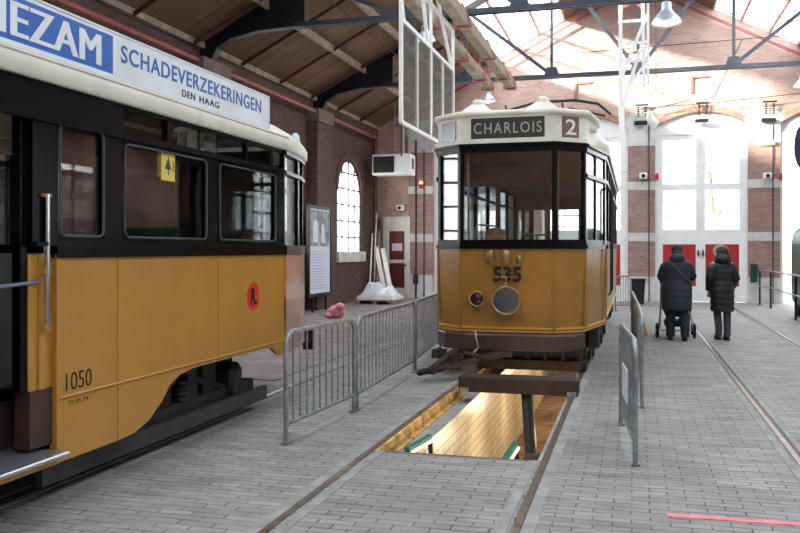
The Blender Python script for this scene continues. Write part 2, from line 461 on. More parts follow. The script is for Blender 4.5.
# ridge / skylights
SK0, SK1 = 4.75, 2.3
rf = MB()
for sg in (-1, 1):
    for (d0, d1) in ((9.3, SK0), (SK1, 0)):
        xa, xb = CX+sg*d0, CX+sg*d1
        rf.prism([(xa, zr(xa)), (xb, zr(xb)), (xb, zr(xb)+.12), (xa, zr(xa)+.12)], 'Y', Y0-.5, YB+.5)
struct('ceiling', rf, 'plank')
for sg in (-1, 1):
    fr = MB(); xa, xb = CX+sg*SK0, CX+sg*SK1
    y = Y0
    while y < YB+.1:
        fr.bar((xa, y, zr(xa)+.05), (xb, y, zr(xb)+.05), .035, .05); y += 1.6
    for k in range(4):
        x = xa+(xb-xa)*k/3; fr.bar((x, Y0, zr(x)+.03), (x, YB, zr(x)+.03), .06, .1)
    o = struct(wname(), fr, mat('skylight_bar_%d' % (sg+1), (196, 150, 140), .6))
    build('window_pane', MB().prism([(xa, zr(xa)+.08), (xb, zr(xb)+.08), (xb, zr(xb)+.09), (xa, zr(xa)+.09)], 'Y', Y0, YB+.4), 'skyglass', o)
# red rake rods along the gable
rk = MB()
for sg in (-1, 1):
    rk.bar((CX+sg*8, YB-.25, zr(CX+8)-.35), (CX+sg*.4, YB-.25, zr(CX+.4)-.35), .06, .08)
struct(tname(), rk, 'red_pipe')

# piers of the back wall: stone bands and corbels
pier = [(-7.05, .43), (-3.38, .44), (.23, .42), (3.87, .46)]
for i, (c, h) in enumerate(pier):
    b = MB()
    for z0, z1 in ((0, .8), (1.93, 2.2), (3.57, 3.83), (4.98, 5.5)):
        b.box(c-h, c+h, YB-.07, YB+.01, z0, z1)
    b.prism([(c-h, 5.5), (c+h, 5.5), (c+h+.14, 5.72), (c+.3, 6.05), (c-.3, 6.05), (c-h-.14, 5.72)], 'Y', YB-.08, YB+.01)
    o = struct(tname(), b, 'stone')
    br = MB()
    for z0, z1 in ((.8, 1.93), (2.2, 3.57), (3.83, 4.98)): br.box(c-h, c+h, YB-.05, YB+.01, z0, z1)
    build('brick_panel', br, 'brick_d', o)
# arch rings and gates
def gate(n, c, hw, open_=False):
    zt = lambda u: arch_z(u, c, hw, 5.55, .45)
    ring = MB()
    for i in range(16):
        ua, ub = c-hw+2*hw*i/16, c-hw+2*hw*(i+1)/16
        ring.prism([(ua, zt(ua)), (ub, zt(ub)), (c+(ub-c)*1.03, zt(ub)+.2), (c+(ua-c)*1.03, zt(ua)+.2)], 'Y', YB-.06, YB+.01)
    struct(tname(), ring, mat('arch_brick_%d' % n, (172, 134, 118), .85, var=.1, vscale=9))
    fr = MB(); y0, y1 = YB+.1, YB+.26
    poly = [(c-hw, 5.3)]+[(c-hw+2*hw*i/16, zt(c-hw+2*hw*i/16)) for i in range(17)]+[(c+hw, 5.3)]
    fr.prism(poly, 'Y', y0, y1); fr.box(c-hw, c-hw+.1, y0, y1, 0, 5.4); fr.box(c+hw-.1, c+hw, y0, y1, 0, 5.4)
    d = struct('door_%d' % n, fr, 'white')
    for sg in (-1, 1):
        a, b = (c-hw+.1, c-.002) if sg < 0 else (c+.002, c+hw-.1)
        y0, y1 = YB+.14, YB+.22
        if open_: continue
        L = MB(); st = .14
        L.box(a, a+st, y0, y1, .02, 5.3); L.box(b-st, b, y0, y1, .02, 5.3)
        for z0, z1 in ((.02, .5), (1.83, 2.3), (3.55, 3.75), (5.15, 5.3)): L.box(a, b, y0, y1, z0, z1)
        ca = a+st+.02; cb = b-st-.02
        leaf = build('door_leaf', L, 'white', d)
        lo = a+.16 if sg < 0 else a+.16; hi = b-.16
        build('lower_panel', MB().box(a+st, b-st, y0+.02, y1-.02, .5, 1.83), 'red', leaf)
        build('glass_pane', MB().box(a+st, b-st, y0+.03, y1-.04, 2.3, 3.55).box(a+st, b-st, y0+.03, y1-.04, 3.75, 5.15), 'glass', leaf)
        mm = MB(); m_ = (a+b)/2
        for z0, z1 in ((2.3, 3.55), (3.75, 5.15)):
            mm.box(m_-.012, m_+.012, y0+.01, y1-.01, z0, z1)
            for k in (1, 2): zz = z0+(z1-z0)*k/3; mm.box(a+st, b-st, y0+.01, y1-.01, zz-.012, zz+.012)
        build('glazing_bars', mm, 'white', leaf)
        hx = b-.07 if sg < 0 else a+.07
        build('handle', MB().box(hx-.02, hx+.02, y0-.06, y0, 1.45, 1.65).sphere((hx, y0-.05, 1.55), .04), 'grey_steel', leaf)
for i, (c, h) in enumerate(GT): gate(i+1, c, h, i == 3)
# yard outside
struct('ground_outside', MB().box(-60, 70, YB+.5, 120, -.2, -.02), 'yard')
def tree(x, y, h, label):
    mb = MB(); rnd = random.Random(int(x*10+y))
    def br(p, d, L, r, k):
        q = p+d*L; mid = (p+q)/2+Vector((rnd.uniform(-.1, .1), rnd.uniform(-.1, .1), 0))*L*.3
        mb.tube([p, mid, q], r, 6, r*.6)
        if k == 0: return
        for _ in range(3):
            nd = (d+Vector((rnd.uniform(-.8, .8), rnd.uniform(-.8, .8), rnd.uniform(-.1, .5)))).normalized()
            br(p+d*L*rnd.uniform(.6, 1), nd, L*rnd.uniform(.55, .75), r*.55, k-1)
    br(Vector((x, y, -.03)), Vector((0, 0, 1)), h*.38, .16, 4)
    solo('bare_tree', mb, 'bark', label, 'tree', 'bare trees in the yard')
tree(1.3, 40, 9, 'bare pale tree beyond the left leaf of the gate behind the two people')
tree(3.6, 42, 10, 'bare pale tree beyond the right leaf of the gate behind the two people')
tree(8.3, 39, 9, 'bare pale tree seen through the open gateway at the far right')

# ------------------------------------------------------------------ roof trusses
def truss(y, label):
    t = empty('roof_truss', (CX, y, 5.5), label, 'truss', 'steel roof trusses across the hall')
    ch = MB().box(CX-6.6, CX+6.6, y-.09, y-.02, 6.08, 6.16).box(CX-6.6, CX+6.6, y+.02, y+.09, 6.08, 6.16)
    ch.box(CX-6.6, CX+6.6, y-.09, y+.09, 6.15, 6.175)
    build('bottom_chord', ch, 'grey_steel', t)
    tc = MB()
    for sg in (-1, 1): tc.bar((CX+sg*8.6, y, zr(CX+8.6)-.1), (CX, y, zr(CX)-.1), .12, .16)
    build('top_chord', tc, 'black_steel', t)
    for sg in (-1, 1):
        P = [(-8.65, 5.45), (-8.35, 5.5), (-8.2, 5.78), (-7.9, 5.95), (-7.3, 6.07), (-6.5, 6.1), (-6.3, 6.1), (-6.3, zr(-6.3-.0)-.1), (-8.65, zr(-8.65)-.05)]
        if sg > 0: P = [(2*CX-a-.02, b) for a, b in P]; P = [(min(a, XR+.02), b) for a, b in P]
        build('knee_plate', MB().prism(P, 'Y', y-.05, y+.05), 'black_steel', t)
        fl = MB()
        for (a, b), (c, d) in zip(P[:6], P[1:7]): fl.bar((a, y, b), (c, y, d), .2, .03, (0, 0, 1))
        build('knee_flange', fl, 'grey_steel', t)
    xs = [-4.4, -2.15, 0, 2.25, 4.5]
    for x in xs:
        X = CX+x; v = MB().bar((X, y, 6.15), (X, y, zr(X)-.1), .07, .07)
        build('truss_post', v, 'grey_steel', t)
        build('gusset', MB().prism([(X-.22, 6.1), (X+.22, 6.1), (X+.12, 6.38), (X-.12, 6.38)], 'Y', y-.015, y+.015), 'grey_steel', t)
    for a, b in ((-4.4, -6.35), (-2.15, -4.4), (0, -2.15), (0, 2.25), (2.25, 4.5), (4.5, 6.35)):
        build('truss_diagonal', MB().bar((CX+a, y, 6.17), (CX+b, y, zr(CX+b)-.12), .06, .09), 'grey_steel', t)
    return t
truss(3.0, 'steel roof truss nearest the camera, above the near tram')
truss(9.4, 'steel roof truss above the rear end of the near tram')
truss(15.8, 'steel roof truss with black knee plate above the blue and white sign board')
truss(22.2, 'steel roof truss spanning in front of the brick gable')
# ------------------------------------------------------------------ pipes and hung timbers
solo('heating_pipe', MB().tube([(XL+.25, Y0, 5.42), (XL+.25, 27.4, 5.42)], .055, 10).tube([(XL+.25, 27.4, 5.42), (XL+.1, 27.6, 5.38), (XL+.1, 27.7, 4.9)], .055, 8), 'red_pipe', 'long red pipe running high along the left brick wall', 'pipe')
for x, lab in ((-3.62, 'left of the two pale timber troughs hung below the roof'), (-3.05, 'right of the two pale timber troughs hung below the roof')):
    t = empty('wire_trough', (x, 10, 5.85), lab, 'beam', 'pale timber troughs')
    build('timber_board', MB().box(x-.1, x+.1, 2, 22.0, 5.78, 5.84).box(x-.1, x-.07, 2, 22, 5.84, 6.0).box(x+.07, x+.1, 2, 22, 5.84, 6.0), 'timber', t)
    for y in (8.5, 12, 15.4, 18.2, 20.4, 21.6):
        build('bracket', MB().bar((x-.17, y, 5.76), (x+.17, y, 5.76), .05, .05).bar((x-.17, y, 5.76), (x, y, 6.2), .03, .03).bar((x+.17, y, 5.76), (x, y, 6.2), .03, .03), 'red_pipe', t)

# ------------------------------------------------------------------ rails
def rail(x, y0, y1, lab, skip=None):
    segs = [(y0, y1)]
    t = empty('tram_rail', (x, (y0+y1)/2, 0), lab, 'rail', 'tram rails in the paving')
    k = MB()
    for a, b in segs:
        pit = (abs(x+1.38) < .8)
        if pit:
            s_ = -1 if x < -1.4 else 1
            k.box(*sorted((x+s_*.03, x+s_*.11)), a, b, 0, .006); k.box(*sorted((x-s_*.055, x-s_*.12)), a, PY0, 0, .006)
        else:
            k.box(x-.11, x-.055, a, b, 0, .005); k.box(x+.055, x+.11, a, b, 0, .005)
    build('concrete_edge', k, 'kerb', t)
    build('rail_head', MB().box(x-.024, x+.024, y0, y1, 0, .01), 'rail', t)
    return t
rail(-4.0, Y0, YB+6, 'embedded rail under the near side of the near tram')
rail(-5.44, Y0, YB+6, 'embedded rail under the far side of the near tram')
rail(-2.085, Y0, YB+6, 'left rail of the centre track, along the left edge of the pit')
rail(-.67, Y0, YB+6, 'right rail of the centre track, along the right edge of the pit')
rail(1.24, Y0, YB+6, 'left rail of the right-hand track, starting beside the two people')
rail(2.75, Y0, YB+6, 'right-most rail, running to the handrail beside the gate')
g = MB()
for x in (-4.0+.045, -5.44-.045, 1.24+.045, 2.75-.045): g.box(x-.016, x+.016, Y0, YB+6, .005, .0085)
prop(build('rail_groove', g, 'ink'), kind='structure'); bpy.data.objects['rail_groove'].name = tname()
solo('paint_line', MB().prism([(.2, 5.50), (1.06, 5.53), (1.06, 5.60), (.2, 5.57)], 'Z', 0, .006), 'pink', 'faded pink paint line on the paving near the camera', 'marking')

# timber beams over the pit
def beam(y, z0, h, lab, x0=-2.09, x1=-.64, d=.26):
    t = empty('timber_beam', ((x0+x1)/2, y, z0), lab, 'beam', 'timbers across the pit')
    build('timber', MB().box(x0, x1, y-d/2, y+d/2, z0, z0+h), 'beam', t, bevel=.012)
    if y < 10:
        for x in (x0+.02, x1-.12): build('metal_plate', MB().box(x, x+.1, y-d/2-.008, y-d/2, z0+.0, z0+.05), 'galv', t)
beam(9.82, .012, .175, 'dark timber beam across the pit, nearest the camera', -1.96, -.6, .32)
beam(11.78, .012, .14, 'dark timber beam across the pit under the tram front', -2.1, -.62)
# column and lamps in pit
solo('pit_prop', MB().bar((-1.19, 9.85, .0), (-1.02, 9.35, -1.5), .12, .14, (0, 1, 0)).bar((-1.19, 9.74, -.1), (-1.03, 9.26, -1.4), .05, .06, (0, 1, 0)), 'black_steel', 'dark steel prop leaning inside the inspection pit', 'prop')
def pitlamp(x, y, x2, y2, z, lab, bx):
    t = empty('pit_lamp', (x, y, z), lab, 'lamp', 'green lamps at the mouth of the pit')
    build('lamp_housing', MB().bar((x, y, z), (x2, y2, z), .05, .06), 'green', t, bevel=.01)
    build('lamp_tube', MB().tube([(x+.03, y+.03, z-.025), (x2+.03, y2-.03, z-.025)], .014, 8), 'tube', t)
    build('bracket', MB().bar((x2, y2, z-.02), (x2+bx, y2-.05, z-.35), .04, .04), 'black_steel', t)
pitlamp(-1.9, 7.12, -1.83, 7.7, -.09, 'green lamp at the left side of the pit mouth', .04)
pitlamp(-1.05, 6.95, -1.04, 7.75, -.12, 'green lamp at the right side of the pit mouth', .04)
bx_ = MB().box(-1.0, -.78, 7.9, 8.2, -.6, -.3); solo('pit_box', bx_, 'rust', 'rusty box on the right side inside the pit mouth', 'box')

# ------------------------------------------------------------------ barriers
def barrier(p, q, n, lab, h=.95):
    p = Vector((p[0], p[1], 0)); q = Vector((q[0], q[1], 0)); L = (q-p).length; d = (q-p).normalized()
    t = empty('crowd_barrier', (p+q)/2, lab, 'barrier', 'galvanised crowd barriers')
    r = .13; pts = []
    def at(u, z): return p+d*u+Vector((0, 0, z))
    pts.append(at(.02, .0))
    pts.append(at(.02, h-r))
    for i in range(1, 7):
        a = PI/2*i/6; pts.append(at(.02+r-r*math.cos(a), h-r+r*math.sin(a)))
    for i in range(6):
        a = PI/2*i/6; pts.append(at(L-.02-r+r*math.sin(a), h-r+r*math.cos(a)))
    pts.append(at(L-.02, h-r)); pts.append(at(L-.02, 0))
    fr = MB().tube(pts, .021, 10).tube([at(.02, .17), at(L-.02, .17)], .017, 8)
    build('barrier_frame', fr, 'galv', t)
    for i in range(n):
        u = .02+(L-.04)*(i+1)/(n+1)
        build('upright_bar', MB().tube([at(u, .17), at(u, h-.005)], .008, 6), 'galv', t)
    nrm = Vector((-d.y, d.x, 0))
    for u in (.03, L-.03):
        build('foot', MB().bar(at(u, .012)-nrm*.03, at(u, .012)+nrm*.03, .1, .02), 'galv', t)
    return t
barrier((-2.85, 6.68), (-2.75, 8.25), 10, 'nearest crowd barrier on the left, beside the near tram')
barrier((-2.75, 8.3), (-2.85, 11.1), 17, 'middle crowd barrier on the left, before the pit tram')
barrier((-2.86, 11.15), (-3.08, 13.7), 15, 'farthest crowd barrier on the left, partly behind the pit tram')
b_ = barrier((.012, 6.72), (-.12, 8.3), 11, 'near crowd barrier on the right seen end-on, with a white card')
build('white_card', MB().bar((-.055, 7.38, .5), (-.1, 7.9, .5), .008, .28), 'paper', b_)
barrier((.08, 9.2), (.04, 11.9), 17, 'second crowd barrier on the right seen end-on, behind the one with a card')
barrier((.03, 12.0), (-.03, 14.8), 17, 'third crowd barrier on the right, end-on beside the tram')
barrier((-.5, 23.6), (-.06, 23.6), 5, 'short crowd barrier across the gap at the tram side, far back')

# ------------------------------------------------------------------ trams
def ring_pts(out, z, off=0, cx=0, cy=0):
    """outline offset outward by off (convex polygon, counter-clockwise)"""
    n = len(out); r = []
    for i in range(n):
        a, b, c = Vector(out[i-1]), Vector(out[i]), Vector(out[(i+1) % n])
        d1 = (b-a).normalized(); d2 = (c-b).normalized()
        n1 = Vector((d1.y, -d1.x)); n2 = Vector((d2.y, -d2.x)); m = (n1+n2); k = off/max(.3, (1+n1.dot(n2)))
        q = b+m*k; r.append(Vector((q.x, q.y, z)))
    return r
def band(mb, out, z0, z1, off, th=.04, off2=None):
    o2 = off if off2 is None else off2
    rings = [ring_pts(out, z0, off), ring_pts(out, z1, o2), ring_pts(out, z1, o2-th), ring_pts(out, z0, off-th)]
    return mb.loft(rings, cap=False, closed=True, smooth=False)
def dome(mb, out, cx, cy, prof):
    hw = max(abs(p[0]-cx) for p in out); hl = max(abs(p[1]-cy) for p in out); rings = []
    for ins, z in prof:
        rings.append([Vector((cx+(x-cx)*(1-ins/hw), cy+(y-cy)*(1-ins/hl), z)) for x, y in out])
    return mb.loft(rings)
def edge_panes(out, i, z0, z1, post, n=1, inset=.02):
    a, b = Vector(out[i]), Vector(out[(i+1) % len(out)]); d = (b-a); L = d.length; d = d.normalized(); nn = Vector((d.y, -d.x))
    res = []
    w = (L-post*(n+1))/n
    for k in range(n):
        s0 = post+k*(w+post)
        p = a+d*s0-nn*inset; q = a+d*(s0+w)-nn*inset
        m = MB(); m.bar((p.x, p.y, (z0+z1)/2), (q.x, q.y, (z0+z1)/2), .008, z1-z0); res.append(m)
    return res
def edge_posts(mb, out, i, z0, z1, post, n=1, depth=.06):
    a, b = Vector(out[i]), Vector(out[(i+1) % len(out)]); d = (b-a); L = d.length; d = d.normalized(); nn = Vector((d.y, -d.x))
    w = (L-post*(n+1))/n
    for k in range(n+1):
        s0 = k*(w+post); p = a+d*(s0+post/2)-nn*depth/2
        mb.obox((p.x, p.y, (z0+z1)/2), (post, depth, z1-z0), Matrix(((d.x, nn.x, 0), (d.y, nn.y, 0), (0, 0, 1))))
def wheelset(x, y, r=.38, gauge=.72):
    m = MB()
    for sg in (-1, 1):
        m.lathe([(.06, -.06), (r, -.06), (r+.0, .05), (r-.08, .06), (r-.1, .03), (.12, .03), (.1, .07), (.04, .07)], (x+sg*gauge, y, r+.014), 'X', 28)
    m.tube([(x-gauge, y, r), (x+gauge, y, r)], .06, 10)
    return m
def truck_frame(m, x, y0, y1, z):
    m.box(x-.05, x+.05, y0, y1, z, z+.16)
    for y in (y0+.45, y1-.45):
        m.box(x-.07, x+.07, y-.14, y+.14, z-.02, z+.32)
        m.lathe([(.1, -.1), (.12, 0), (.1, .1)], (x, y, z+.12), 'X', 14)
    c = (y0+y1)/2
    for k in range(4): m.lathe([(.07, z+.16+.05*k), (.085, z+.18+.05*k), (.07, z+.2+.05*k)], (x, c, 0), 'Z', 12)
    m.bar((x, y0+.6, z+.16), (x, c-.1, z+.36), .05, .05); m.bar((x, y1-.6, z+.16), (x, c+.1, z+.36), .05, .05)

# ---- tram on the pit -------------------------------------------------------
cx = -1.59; yf = 11.0
def T5():
    t = empty('tram', (cx, yf+5.5, 0), 'ochre tram with destination blind, standing over the inspection pit', 'tram')
    half = [(.615, 0), (.985, .32), (1.2, 1.55), (1.2, 9.5), (.95, 10.7), (.57, 11.0)]
    out = [(cx+a, yf+b) for a, b in half]+[(cx-a, yf+b) for a, b in reversed(half)]
    N = len(out); cy = yf+5.5
    pan = band(MB(), out, .6, 1.67, -.03, .04, 0)
    build('body_panel', pan, 'ochre2', t)
    tr = band(MB(), out, .625, .65, -.005, .03); tr = band(tr, out, .58, .605, -.02, .03)
    build('beading', tr, mat('light_ochre_bead', (214, 158, 70), .3), t)
    for idx in (0, N-1, 1, N-2, 2):
        x, y = out[idx]; build('joint_strip', MB().box(x-.012, x+.012, y-.012, y+.012, .62, 1.66), 'ochre2', t)
    b = band(MB(), out, 1.665, 1.72, .03, .1); b = band(b, out, 1.72, 1.785, .01, .08)
    build('waist_rail', b, 'navy', t)
    top = band(MB(), out, 2.93, 3.05, .02, .08); top = band(top, out, 3.0, 3.03, .05, .08)
    wf = MB(); zz = (1.76, 2.96)
    plan = {0: (2, .05), 1: (2, .06), 2: (6, .09), 3: (2, .06), 4: (1, .06), 5: (1, .06), 6: (1, .06), 7: (2, .06), 8: (6, .09), 9: (2, .06), 10: (1, .05), 11: (1, .065)}
    plan[0] = (1, .04); plan[11] = (1, .04)
    for i, (n, pw) in plan.items(): edge_posts(wf, out, i, zz[0], zz[1], pw, n)
    # transom bars along the sides
    for i in (1, 2, 3, 7, 8, 9):
        a, c = Vector(out[i]), Vector(out[(i+1) % N]); wf.bar((a.x, a.y, 2.62), (c.x, c.y, 2.62), .05, .05)
    build('window_frame', wf, 'navy', t)
    build('head_rail', top, 'navy', t)
    for i, (n, pw) in plan.items():
        for m in edge_panes(out, i, 1.78, 2.94, pw, n): build('window_pane', m, 'glass', t)
    # header over the platform, then main roof
    front = [out[N-3], out[N-2], out[N-1], out[0], out[1], out[2]]
    fo = [(cx+a, yf+b) for a, b in [(.615, .0), (.985, .32), (1.06, .9), (1.06, 1.5)]]; fo = fo+[(2*cx-x, y) for x, y in reversed(fo)]
    hd = band(MB(), fo, 3.04, 3.44, 0, .05); band(hd, fo, 3.04, 3.09, .03, .05)
    build('destination_header', hd, 'cream', t)
    rp = MB(); dome(rp, fo, cx, yf+.75, [(-.03, 3.39), (-.055, 3.405), (-.055, 3.45), (-.03, 3.465), (.1, 3.47), (.5, 3.475)])
    build('platform_roof', rp, 'cream', t)
    ro = [(cx+a, yf+b) for a, b in [(1.1, 1.25), (1.2, 1.6), (1.2, 9.5), (.95, 10.7), (.57, 11.0)]]; ro = ro+[(2*cx-x, y) for x, y in reversed(ro)]
    mr = MB(); dome(mr, ro, cx, cy+.4, [(-.05, 3.04), (-.06, 3.1), (-.03, 3.18), (.06, 3.3), (.2, 3.4), (.45, 3.5), (.8, 3.55)])
    build('main_roof', mr, 'cream', t)
    # blinds
    y = yf-.005
    bl = build('destination_blind', MB().box(cx-.47, cx+.49, y-.012, y+.01, 3.1, 3.37), 'dest', t)
    build('blind_frame', MB().box(cx-.49, cx+.51, y-.02, y, 3.08, 3.1).box(cx-.49, cx+.51, y-.02, y, 3.37, 3.39).box(cx-.49, cx-.47, y-.02, y, 3.08, 3.39).box(cx+.49, cx+.51, y-.02, y, 3.08, 3.39), 'cream', bl)
    build('destination_lettering', text('CHARLOIS', (1, 0, 0), (0, 0, 1), (cx-.43, y-.014, 3.165), .88, .14, .003, .0, 1.2), 'dest_text', bl)
    a, c = Vector(out[0]), Vector(out[1]); d = (c-a).normalized(); n = Vector((d.y, -d.x))
    def Q(u, off): q = a+d*u+n*off; return (q.x, q.y)
    def facet(u0, u1, z0, z1, th):
        m = MB(); p0, p1 = Q(u0, th), Q(u1, th); q0, q1 = Q(u0, -.01), Q(u1, -.01)
        m.prism([q0, p0, p1, q1], 'Z', z0, z1); return m
    rb = build('route_blind', facet(.11, .37, 3.1, 3.37, .012), 'tan', t)
    p0 = Q(.16, .013); rn = text('2', (d.x, d.y, 0), (0, 0, 1), (p0[0], p0[1], 3.135), .165, .2, .003, .008)
    build('route_number', rn, 'sign_white', rb)
    # small window left facet
    a2, c2 = Vector(out[N-2]), Vector(out[N-1]); d2 = (c2-a2).normalized(); n2 = Vector((d2.y, -d2.x))
    def facet2(u0, u1, z0, z1, th):
        pts = [a2+d2*u0-n2*.01, a2+d2*u0+n2*th, a2+d2*u1+n2*th, a2+d2*u1-n2*.01]
        return MB().prism([(p.x, p.y) for p in pts], 'Z', z0, z1)
    build('header_window', facet2(.1, .4, 3.1, 3.36, .012), mat('blueish_glass', (96, 116, 132), .15), t)
    # roof vents
    for x in (cx-.43, cx+.43):
        v = MB(); v.loft([[(x-s_*w, yf+.33-w*.9, z), (x+s_*w, yf+.33-w*.9, z), (x+s_*w, yf+.33+w*.9, z), (x-s_*w, yf+.33+w*.9, z)] for s_, w, z in ((1, .21, 3.45), (1, .2, 3.5), (1, .09, 3.6))], smooth=False)
        v.lathe([(.085, 3.6), (.085, 3.65), (.05, 3.67)], (x, yf+.33, 0), 'Z', 12)
        build('roof_vent', v, 'cream', t, bevel=.008)
    # current collector
    cc = MB(); cc.tube([(cx-.45, yf+2.6, 3.6), (cx-.3, yf+2.6, 3.9), (cx+.1, yf+2.6, 4.0), (cx+.7, yf+2.6, 4.0), (cx+1.05, yf+2.6, 3.93), (cx+1.25, yf+2.6, 3.75)], .022, 8)
    cc.tube([(cx-.45, yf+2.9, 3.58), (cx+.6, yf+2.9, 3.93), (cx+1.15, yf+2.9, 3.78)], .018, 8)
    for x in (cx-.4, cx+.5): cc.box(x-.05, x+.05, yf+2.3, yf+4.2, 3.5, 3.58); cc.tube([(x, yf+3.8, 3.58), (x, yf+2.6, 3.96)], .018, 6)
    build('current_collector', cc, 'black_steel', t)
    build('side_lamp', MB().lathe([(.02, 0), (.05, .03), (.05, .09), (.03, .11)], (cx+1.0, yf+.65, 3.26), 'X', 12), 'cream', t)
    # front fittings
    yy = yf-.005
    hx, hz = cx+.0, 1.0
    hl = build('headlight', MB().lathe([(.14, -.0), (.18, -.09), (.195, -.12), (.18, -.135), (.16, -.12), (.14, -.01)], (hx, yf, hz), 'Y', 28, cap=False), 'brass', t)
    build('headlight_reflector', MB().lathe([(.03, -.035), (.1, -.06), (.162, -.1)], (hx, yf, hz), 'Y', 24), mat('dull_reflector', (104, 116, 128), .3, .8), hl)
    build('headlight_glass', MB().lathe([(.001, -.125), (.08, -.122), (.163, -.11)], (hx, yf, hz), 'Y', 24), 'glass_r', hl)
    build('visor_rod', MB().tube([(hx-.1, yf-.06, hz+.3), (hx+.1, yf-.06, hz+.3)], .007, 6).tube([(hx, yf-.06, hz+.3), (hx, yf-.1, hz+.2)], .008, 6).box(hx-.03, hx+.03, yf-.08, yf, hz+.19, hz+.22), 'brass', hl)
    rl = build('red_marker_lamp', MB().lathe([(.07, 0), (.11, -.02), (.115, -.05), (.09, -.065), (.08, -.05)], (cx-.39, yf, 1.01), 'Y', 24, cap=False), 'brass', t)
    build('lamp_lens', MB().lathe([(.001, -.05), (.06, -.045), (.085, -.03)], (cx-.39, yf, 1.01), 'Y', 20), mat('dark_red_lens', (58, 14, 22), .15), rl)
    for k, (x, r, h) in enumerate(((cx-.2, .05, .18), (cx+.0, .065, .18), (cx+.17, .045, .1))):
        s_ = MB(); s_.lathe([(r*.8, 1.48), (r, 1.5), (r, 1.5+h*.6), (r*.8, 1.5+h*.75), (r*.5, 1.5+h*.85)], (x, yf-.08, 0), 'Z', 14); s_.box(x-.02, x+.02, yf-.09, yf, 1.5, 1.56)
        build('coupling_socket', s_, 'brass', t)
    build('fleet_number', text('535', (1, 0, 0), (0, 0, 1), (cx-.18, yf-.008, 1.235), .37, .2, .004, .03), 'ink', t)
    # pole handrail at side
    for yv in (1.62, 2.5):
        build('grab_rail', MB().tube([(cx+1.24, yf+yv, 1.0), (cx+1.27, yf+yv, 1.05), (cx+1.27, yf+yv, 2.5), (cx+1.22, yf+yv, 2.55)], .014, 8), 'under', t)
    # bumper
    bo = [(cx+a, yf-.13+b) for a, b in [(.5, -.02), (.82, .1), (.98, .42), (.9, .9)]]; bo = bo+[(2*cx-x, y) for x, y in reversed(bo)]
    bp = MB(); bp.loft([ring_pts(bo, .36, -.02), ring_pts(bo, .38, 0), ring_pts(bo, .55, 0), ring_pts(bo, .57, -.02)], smooth=False)
    build('bumper', bp, 'bumper', t)
    build('buffer_plate', MB().box(cx-.25, cx+.25, yf-.19, yf-.14, .37, .56), 'bumper', t, bevel=.01)
    # floor and interior
    build('tram_floor', MB().loft([ring_pts(out, .62, -.05), ring_pts(out, .8, -.05)], smooth=False), 'under', t)
    build('ceiling_lining', MB().loft([ring_pts(out, 2.95, -.06), ring_pts(out, 2.98, -.06)], smooth=False), 'inner', t)
    for yb_ in (1.65, 9.4):
        bk = MB(); y = yf+yb_
        bk.box(cx-1.15, cx-.38, y, y+.05, .8, 1.75); bk.box(cx+.38, cx+1.15, y, y+.05, .8, 1.75)
        bk.box(cx-1.15, cx+1.15, y, y+.05, 2.6, 2.95)
        for x in (-1.13, -.38, .36, 1.1): bk.box(cx+x-.03, cx+x+.04, y, y+.05, 1.7, 2.65)
        build('bulkhead', bk, 'inner', t)
    for sg in (-1, 1):
        for k in range(6):
            y = yf+2.3+k*1.15
            s_ = MB().box(cx+sg*.68-.38, cx+sg*.68+.38, y, y+.42, 1.2, 1.27).box(cx+sg*.68-.38, cx+sg*.68+.38, y+.4, y+.46, 1.25, 1.75).box(cx+sg*.68-.3, cx+sg*.68+.3, y+.15, y+.25, .8, 1.2)
            build('bench_seat', s_, 'seat', t)
    cb = MB().box(cx-.32, cx-.08, yf+.2, yf+.5, .8, 1.85); cb.lathe([(.13, 1.85), (.13, 1.92), (.05, 1.95)], (cx-.2, yf+.35, 0), 'Z', 16); cb.tube([(cx-.2, yf+.35, 1.97), (cx-.42, yf+.25, 1.99)], .015, 6)
    build('controller', cb, 'brass', t)
    build('brake_wheel', MB().tube([(cx+.35+.17*math.cos(a/12*2*PI), yf+.35+.17*math.sin(a/12*2*PI), 1.85) for a in range(12)], .012, 6, closed=True).tube([(cx+.35, yf+.35, .8), (cx+.35, yf+.35, 1.85)], .025, 8).bar((cx+.18, yf+.35, 1.85), (cx+.52, yf+.35, 1.85), .02, .02), 'brass', t)
    for x in (-.62, .6):
        build('grab_pole', MB().tube([(cx+x, yf+.6, .8), (cx+x, yf+.6, 2.95)], .016, 8), 'brass', t)
    for zz in (1.95, 2.1):
        build('window_bar', MB().tube([(cx+.63, yf+.12, zz), (cx+.92, yf+.36, zz)], .009, 6).tube([(cx-.63, yf+.12, zz), (cx-.92, yf+.36, zz)], .009, 6), 'chrome', t)
    # trucks
    for yc in (2.9, 8.2):
        for dy in (-.75, .75): build('wheelset', wheelset(cx+.13, yf+yc+dy), 'under', t)
        for sg in (-1, 1):
            tf = MB(); truck_frame(tf, cx+.13+sg*.9, yf+yc-1.2, yf+yc+1.2, .22)
            build('truck_frame', tf, 'under', t)
    lg = MB().box(cx-.8, cx+.95, yf+.75, yf+.8, .1, .34)
    for k in range(8): lg.box(cx-.8+k*.24, cx-.75+k*.24, yf+.68, yf+.76, .08, .36)
    lg.bar((cx-.85, yf+.6, .4), (cx-.7, yf+1.1, .6), .05, .05).bar((cx+.95, yf+.6, .4), (cx+.8, yf+1.1, .6), .05, .05)
    build('lifeguard', lg, 'under', t)
    uf = MB().box(cx-.7, cx+.7, yf+.3, yf+1.9, .36, .62).box(cx-.85, cx+.85, yf+4.2, yf+6.8, .3, .62)
    build('underframe', uf, 'under', t)
    # coupler bar at lower left of the bumper
    cp = MB(); cp.bar((cx-.05, yf-.15, .34), (cx-.72, yf-.62, .17), .07, .06, (0, 0, 1)); cp.bar((cx-.6, yf-.3, .36), (cx-.85, yf-.75, .14), .09, .07)
